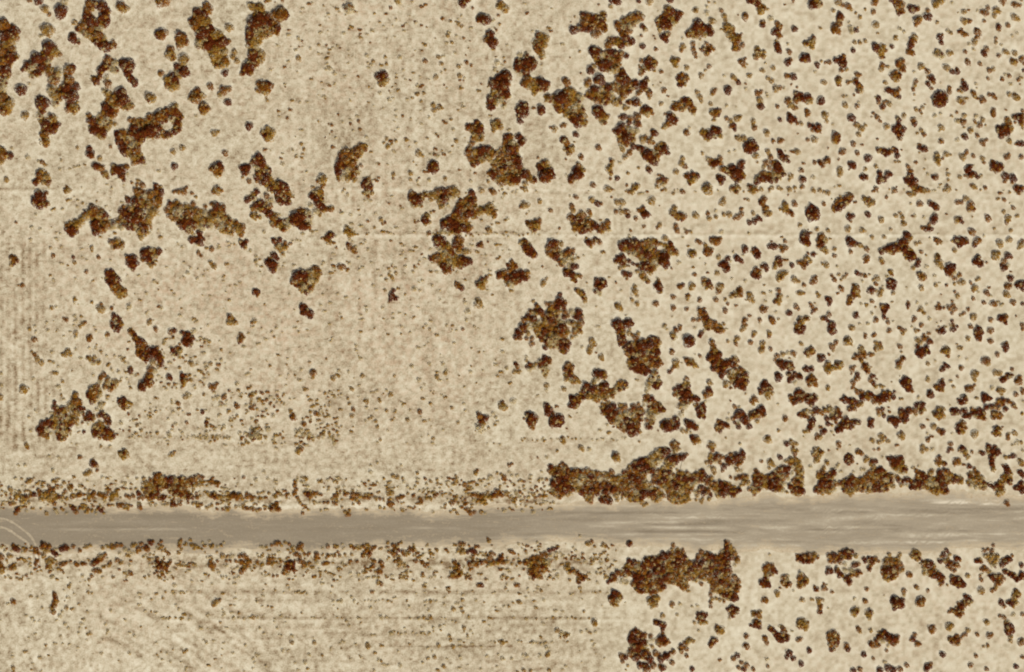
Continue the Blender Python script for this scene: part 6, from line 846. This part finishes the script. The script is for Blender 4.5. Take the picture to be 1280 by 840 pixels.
# landmarks: (x, y, how other labels call it, its own label)
MARKS = [
 (852, 716, "the big thicket south of the road", "largest mottled maroon and olive thicket, filling the verge just south of the gravel road"),
 (763, 601, "the big north verge thicket", "big maroon thicket with a pale olive patch, blunt west end on the north road verge"),
 (868, 598, "the many-lobed north verge thicket", "many-lobed maroon and olive thicket touching the road's north edge, upper lobe curling east"),
 (153, 269, "the blocky thicket with arching tail", "tall blocky olive-maroon thicket with an arching tail curling down on its west side"),
 (185, 165, "the boot-shaped thicket", "boot-shaped slanting thicket with dark rims and a pale gap in its upper end"),
 (254, 274, "the long tapering thicket", "long thicket tapering to the south-east, wide olive head with dark rim"),
 (263, 47, "the thicket with a sand hole", "ragged falling thicket with a small bright sand hole near its lower end"),
 (323, 45, "the sickle-shaped thicket", "sickle-shaped thicket near the top edge, dark broad head bending down to a narrow foot"),
 (628, 204, "the ring-headed thicket", "dense dark thicket with a ring of foliage at its head and a broad ragged foot"),
 (8, 79, "the tall west edge thicket", "tall column of lumpy maroon thicket cut by the picture's west edge"),
 (120, 32, "the ring thicket at the top", "ring-shaped maroon thicket at the top edge enclosing a patch of bare sand"),
 (136, 141, "the thicket around a sand bay", "thicket arched around a bay of bare sand, dark knob at its upper east tip"),
 (805, 444, "the dark oval thicket", "dense dark oval thicket leaning north-west with a pale notch on its west flank"),
 (582, 269, "the branching middle thicket", "branching thicket with several arms and a dark lower head in the middle of the field"),
 (554, 318, "the wing-shaped thicket", "winged thicket with open sand pockets and dark tips, below the branching middle thicket"),
 (358, 273, "the V-shaped thicket", "V-shaped thicket with one dark foot and an arm rising to the north-east"),
 (766, 113, "the tangle of small loops", "tangle of small maroon loops and rings making one open thicket"),
 (711, 133, "the thicket with drooping tail", "thicket with a dark head in the north-west and an olive tail drooping south-east"),
 (56, 80, "the pale-hearted thicket", "thicket with a pale olive heart inside a dark broken rim, near the west edge"),
 (339, 226, "the twin-headed thicket", "thicket of dark round heads falling south-east from a peaked top"),
 (780, 523, "the wedge-shaped thicket", "wedge-shaped thicket with a dark round west end and a dark pointed foot"),
 (1084, 603, "the long eastern verge thicket", "long low maroon and olive thicket on the eastern part of the north verge"),
 (1170, 602, "the bumpy eastern verge thicket", "bumpy verge thicket with a rounded maroon crest and an olive foot by the road"),
 (213, 608, "the brown western verge thicket", "lone brown thicket with flat base on the western stretch of the north verge"),
 (437, 203, "the half-dark lone thicket", "lone thicket in bare sand, near-black western half and olive eastern half"),
 (625, 113, "the two-pronged thicket", "dark blocky thicket with two thin prongs hanging below it"),
 (76, 529, "the sprawling south-west thicket", "sprawling brown thicket with dark western clumps and a spur pointing north"),
 (693, 415, "the wide central thicket", "wide maroon-speckled thicket with olive patches and a dark peak on top, in the centre"),
 (383, 350, "the kite-shaped thicket", "kite-shaped thicket with a dark western half round an olive middle"),
 (184, 438, "the crooked thicket", "narrow crooked dark thicket bending east and back to a dark foot"),
 (1127, 311, "the three-armed thicket", "dark three-armed thicket in the dense eastern scrub"),
 (900, 452, "the twin-block falling thicket", "falling thicket of two dark blocks joined by a pale olive gap"),
 (812, 319, "the wide speckled thicket", "wide speckled thicket of dark rings and an olive streak down its south side"),
 (542, 246, "the thicket with round dark end", "level thicket ending west in one round near-black crown"),
 (734, 281, "the caterpillar thicket", "level caterpillar-like thicket rising at its west end"),
 (145, 355, "the bean-shaped thicket", "bean-shaped falling thicket with three dark crowns and an olive lower end"),
 (742, 29, "the spiky thicket", "spiky dark thicket with horns at its upper corners and one crown to its west"),
 (817, 192, "the crab-shaped thicket", "dark crab-shaped thicket with a rounded eastern claw"),
 (681, 215, "the two-crown thicket", "small two-crown dark thicket under an olive cap"),
 (1004, 497, "the dark eastern clump", "dark compact thicket at the west end of the southern eastern belt"),
 (1096, 497, "the bar-shaped thicket", "dark bar-shaped thicket lying level in the southern eastern belt"),
 (964, 217, "the thicket open like a basket", "basket-like open thicket with a dark rim and a pale olive inside"),
 (917, 217, "the stepped dark thicket", "stepped dark maroon thicket with a pointed north-east tip"),
 (1257, 161, "the dark eastern edge thicket", "dark square-headed thicket close to the picture's east edge"),
 (1115, 711, "the domed southern thicket", "domed maroon thicket just south of the road, rounded olive foot"),
 (1202, 759, "the arrowhead thicket", "dark arrowhead thicket rising to the north-east in the lower field"),
 (799, 801, "the lowest dark thicket", "dark lumpy thicket near the bottom edge, west of the dirt track"),
 (672, 709, "the fan-shaped brown thicket", "fan-shaped brown thicket below a dark slanting bar on the south verge"),
 (972, 600, "the pair beside the verge gap", "dark and olive thicket just west of the narrow gap in the verge growth"),
 (923, 473, "the cross-shaped thicket", "small cross-shaped thicket south of the twin-block falling thicket"),
 (1177, 125, "the near-black round shrub", "biggest near-black round shrub standing alone in the dense eastern scrub"),
 (1122, 753, "the big round shrub in the lower field", "biggest near-black round shrub in the field south of the road"),
 (1012, 266, "the dark square shrub", "dark maroon four-cornered shrub standing clear of its neighbours"),
 (543, 210, "the lone black dot shrub", "lone near-black round shrub on bare sand with nothing touching it"),
]
items = [(v, True) for v in thick] + [(v, False) for v in single]
inf = [info(v) for v, _ in items]
label = [None] * len(items); nick = []
for x, y, nk, lb in MARKS:
    i = min((i for i in range(len(items)) if label[i] is None), key=lambda i: math.hypot(inf[i]['c'][0] - x, inf[i]['c'][1] - y) - (.2 * math.sqrt(inf[i]['area'])))
    label[i] = lb; nick.append((i, nk))
    d_ = math.hypot(inf[i]['c'][0] - x, inf[i]['c'][1] - y)
    if d_ > 14: print("MARK OFF", nk, round(d_), inf[i]['c'])
DIRS = ["east", "north-east", "north", "north-west", "west", "south-west", "south", "south-east"]
ORD = ["", "second ", "third ", "fourth ", "fifth ", "sixth ", "seventh ", "eighth ", "ninth ", "tenth ", "eleventh ", "twelfth "]
bucket = defaultdict(list)
for i, (v, big) in enumerate(items):
    if label[i]: continue
    cx, cy = inf[i]['c']
    j, nk = min(nick, key=lambda q: math.hypot(inf[q[0]]['c'][0] - cx, inf[q[0]]['c'][1] - cy) - .5 * math.sqrt(inf[q[0]]['area']))
    dx, dy = cx - inf[j]['c'][0], inf[j]['c'][1] - cy
    o_ = DIRS[int(round(math.degrees(math.atan2(dy, dx)) / 45)) % 8]
    if big: sz = size_word(inf[i]['area'], [260, 170], ["large", "medium", "small"])
    else: sz = size_word(inf[i]['area'], [95, 65], ["large", "medium", "small"])
    desc = f"{sz} {tone_word(inf[i]['k'])} {shape_word(inf[i])} " + ("thicket" if big else "shrub")
    bucket[(desc, o_, nk)].append((math.hypot(dx, dy), i))
for (desc, o_, nk), L in bucket.items():
    for q_, (_, i) in enumerate(sorted(L)):
        label[i] = f"{ORD[q_]}{desc} {o_} of {nk}"
assert len(set(label)) == len(label)
print("longest label", max(label, key=lambda s_: len(s_.split())))
for i, (v, big) in enumerate(items):
    if big: plant("shrub_thicket", v, label[i], "thicket", "thickets of shrubs grown together on the sand", True)
    else: plant("desert_shrub", v, label[i], "shrub", "single shrubs scattered over the sand", False)

bl = B[np.concatenate(small)]
# seedling tufts, too small and too many to count, thicker in some parts of the field
def tufts(x0, y0, x1, y1, n_, kinds, r0=.9, r1=1.7, dens=0):
    out = []
    for _ in range(n_):
        x, y = rng.uniform(x0, x1), rng.uniform(y0, y1)
        if dens and vnoise(np.array([x]), np.array([y]), 14, 12, dens)[0] < rng.uniform(.2, .8): continue
        k_ = rng.choice(kinds); r_ = rng.uniform(r0 * .7, r1)
        out.append((x, y, r_, k_))
        if rng.random() < .5:      # runs on sideways
            out.append((x + r_ * 1.5, y + rng.normal(0, .4), r_ * .8, k_))
    return out
T = []
T += tufts(330, 0, 640, 340, 900, [1, 2, 3, 3], dens=301) + tufts(60, 290, 640, 560, 850, [2, 3, 3], dens=302) + tufts(60, 200, 200, 300, 160, [2, 3, 3], dens=303)
T += tufts(150, 420, 280, 556, 330, [1, 2, 3], dens=304) + tufts(285, 485, 425, 556, 420, [1, 2, 2, 3], dens=305)
T += tufts(-30, 596, 690, 612, 420, [1, 2, 3], dens=306) + tufts(0, 612, 690, 638, 950, [1, 2, 2, 3], dens=307)
T += tufts(-30, 680, 770, 700, 600, [1, 2, 2, 3], dens=308) + tufts(-30, 698, 770, 726, 850, [1, 2, 2, 3], dens=309)
T += tufts(0, 726, 790, 840, 520, [2, 3, 3], dens=310) + tufts(820, 690, 1280, 840, 60, [2, 3], dens=311)
T += tufts(650, 0, 1280, 600, 900, [1, 2, 3], dens=312)
for yl, xa, xb, m in ((741, 205, 235, 12), (740, 285, 780, 30), (772.5, 285, 780, 34), (773, 200, 232, 14), (791, 480, 545, 14), (751, 400, 550, 16), (803, 610, 690, 16), (239, 540, 1280, 40), (292, 430, 700, 40), (546, 160, 290, 30), (549, 640, 790, 26)):
    T += [(rng.uniform(xa, xb), yl + rng.normal(0, 1.1), rng.uniform(.8, 1.3), rng.choice([2, 3, 3])) for _ in range(m)]
# the same scrub carries on beyond the surveyed part
for _ in range(1500):
    x, y = rng.uniform(-170, 1450), rng.uniform(-150, 990)
    if -8 < x < 1288 and -8 < y < 848: continue
    t_, b_ = road_edges(x)
    if t_ - 6 < y < b_ + 6: continue
    if x < 640 and 150 < y < 600 and rng.random() < .6: continue
    k0 = rng.integers(0, 3); r0 = rng.uniform(1.5, 5)
    for _k in range(rng.integers(1, 5)):
        T.append((x, y, r0 * rng.uniform(.6, 1), min(3, k0 + rng.integers(0, 2)))); x += rng.normal(0, r0); y += rng.normal(0, r0)
bl = np.concatenate([bl, np.array(T)])
co, ks = foliage(bl, (0, 0), .9)
o = link("scrub", leaf_mesh("scrub", co, ks)); o['kind'] = 'stuff'
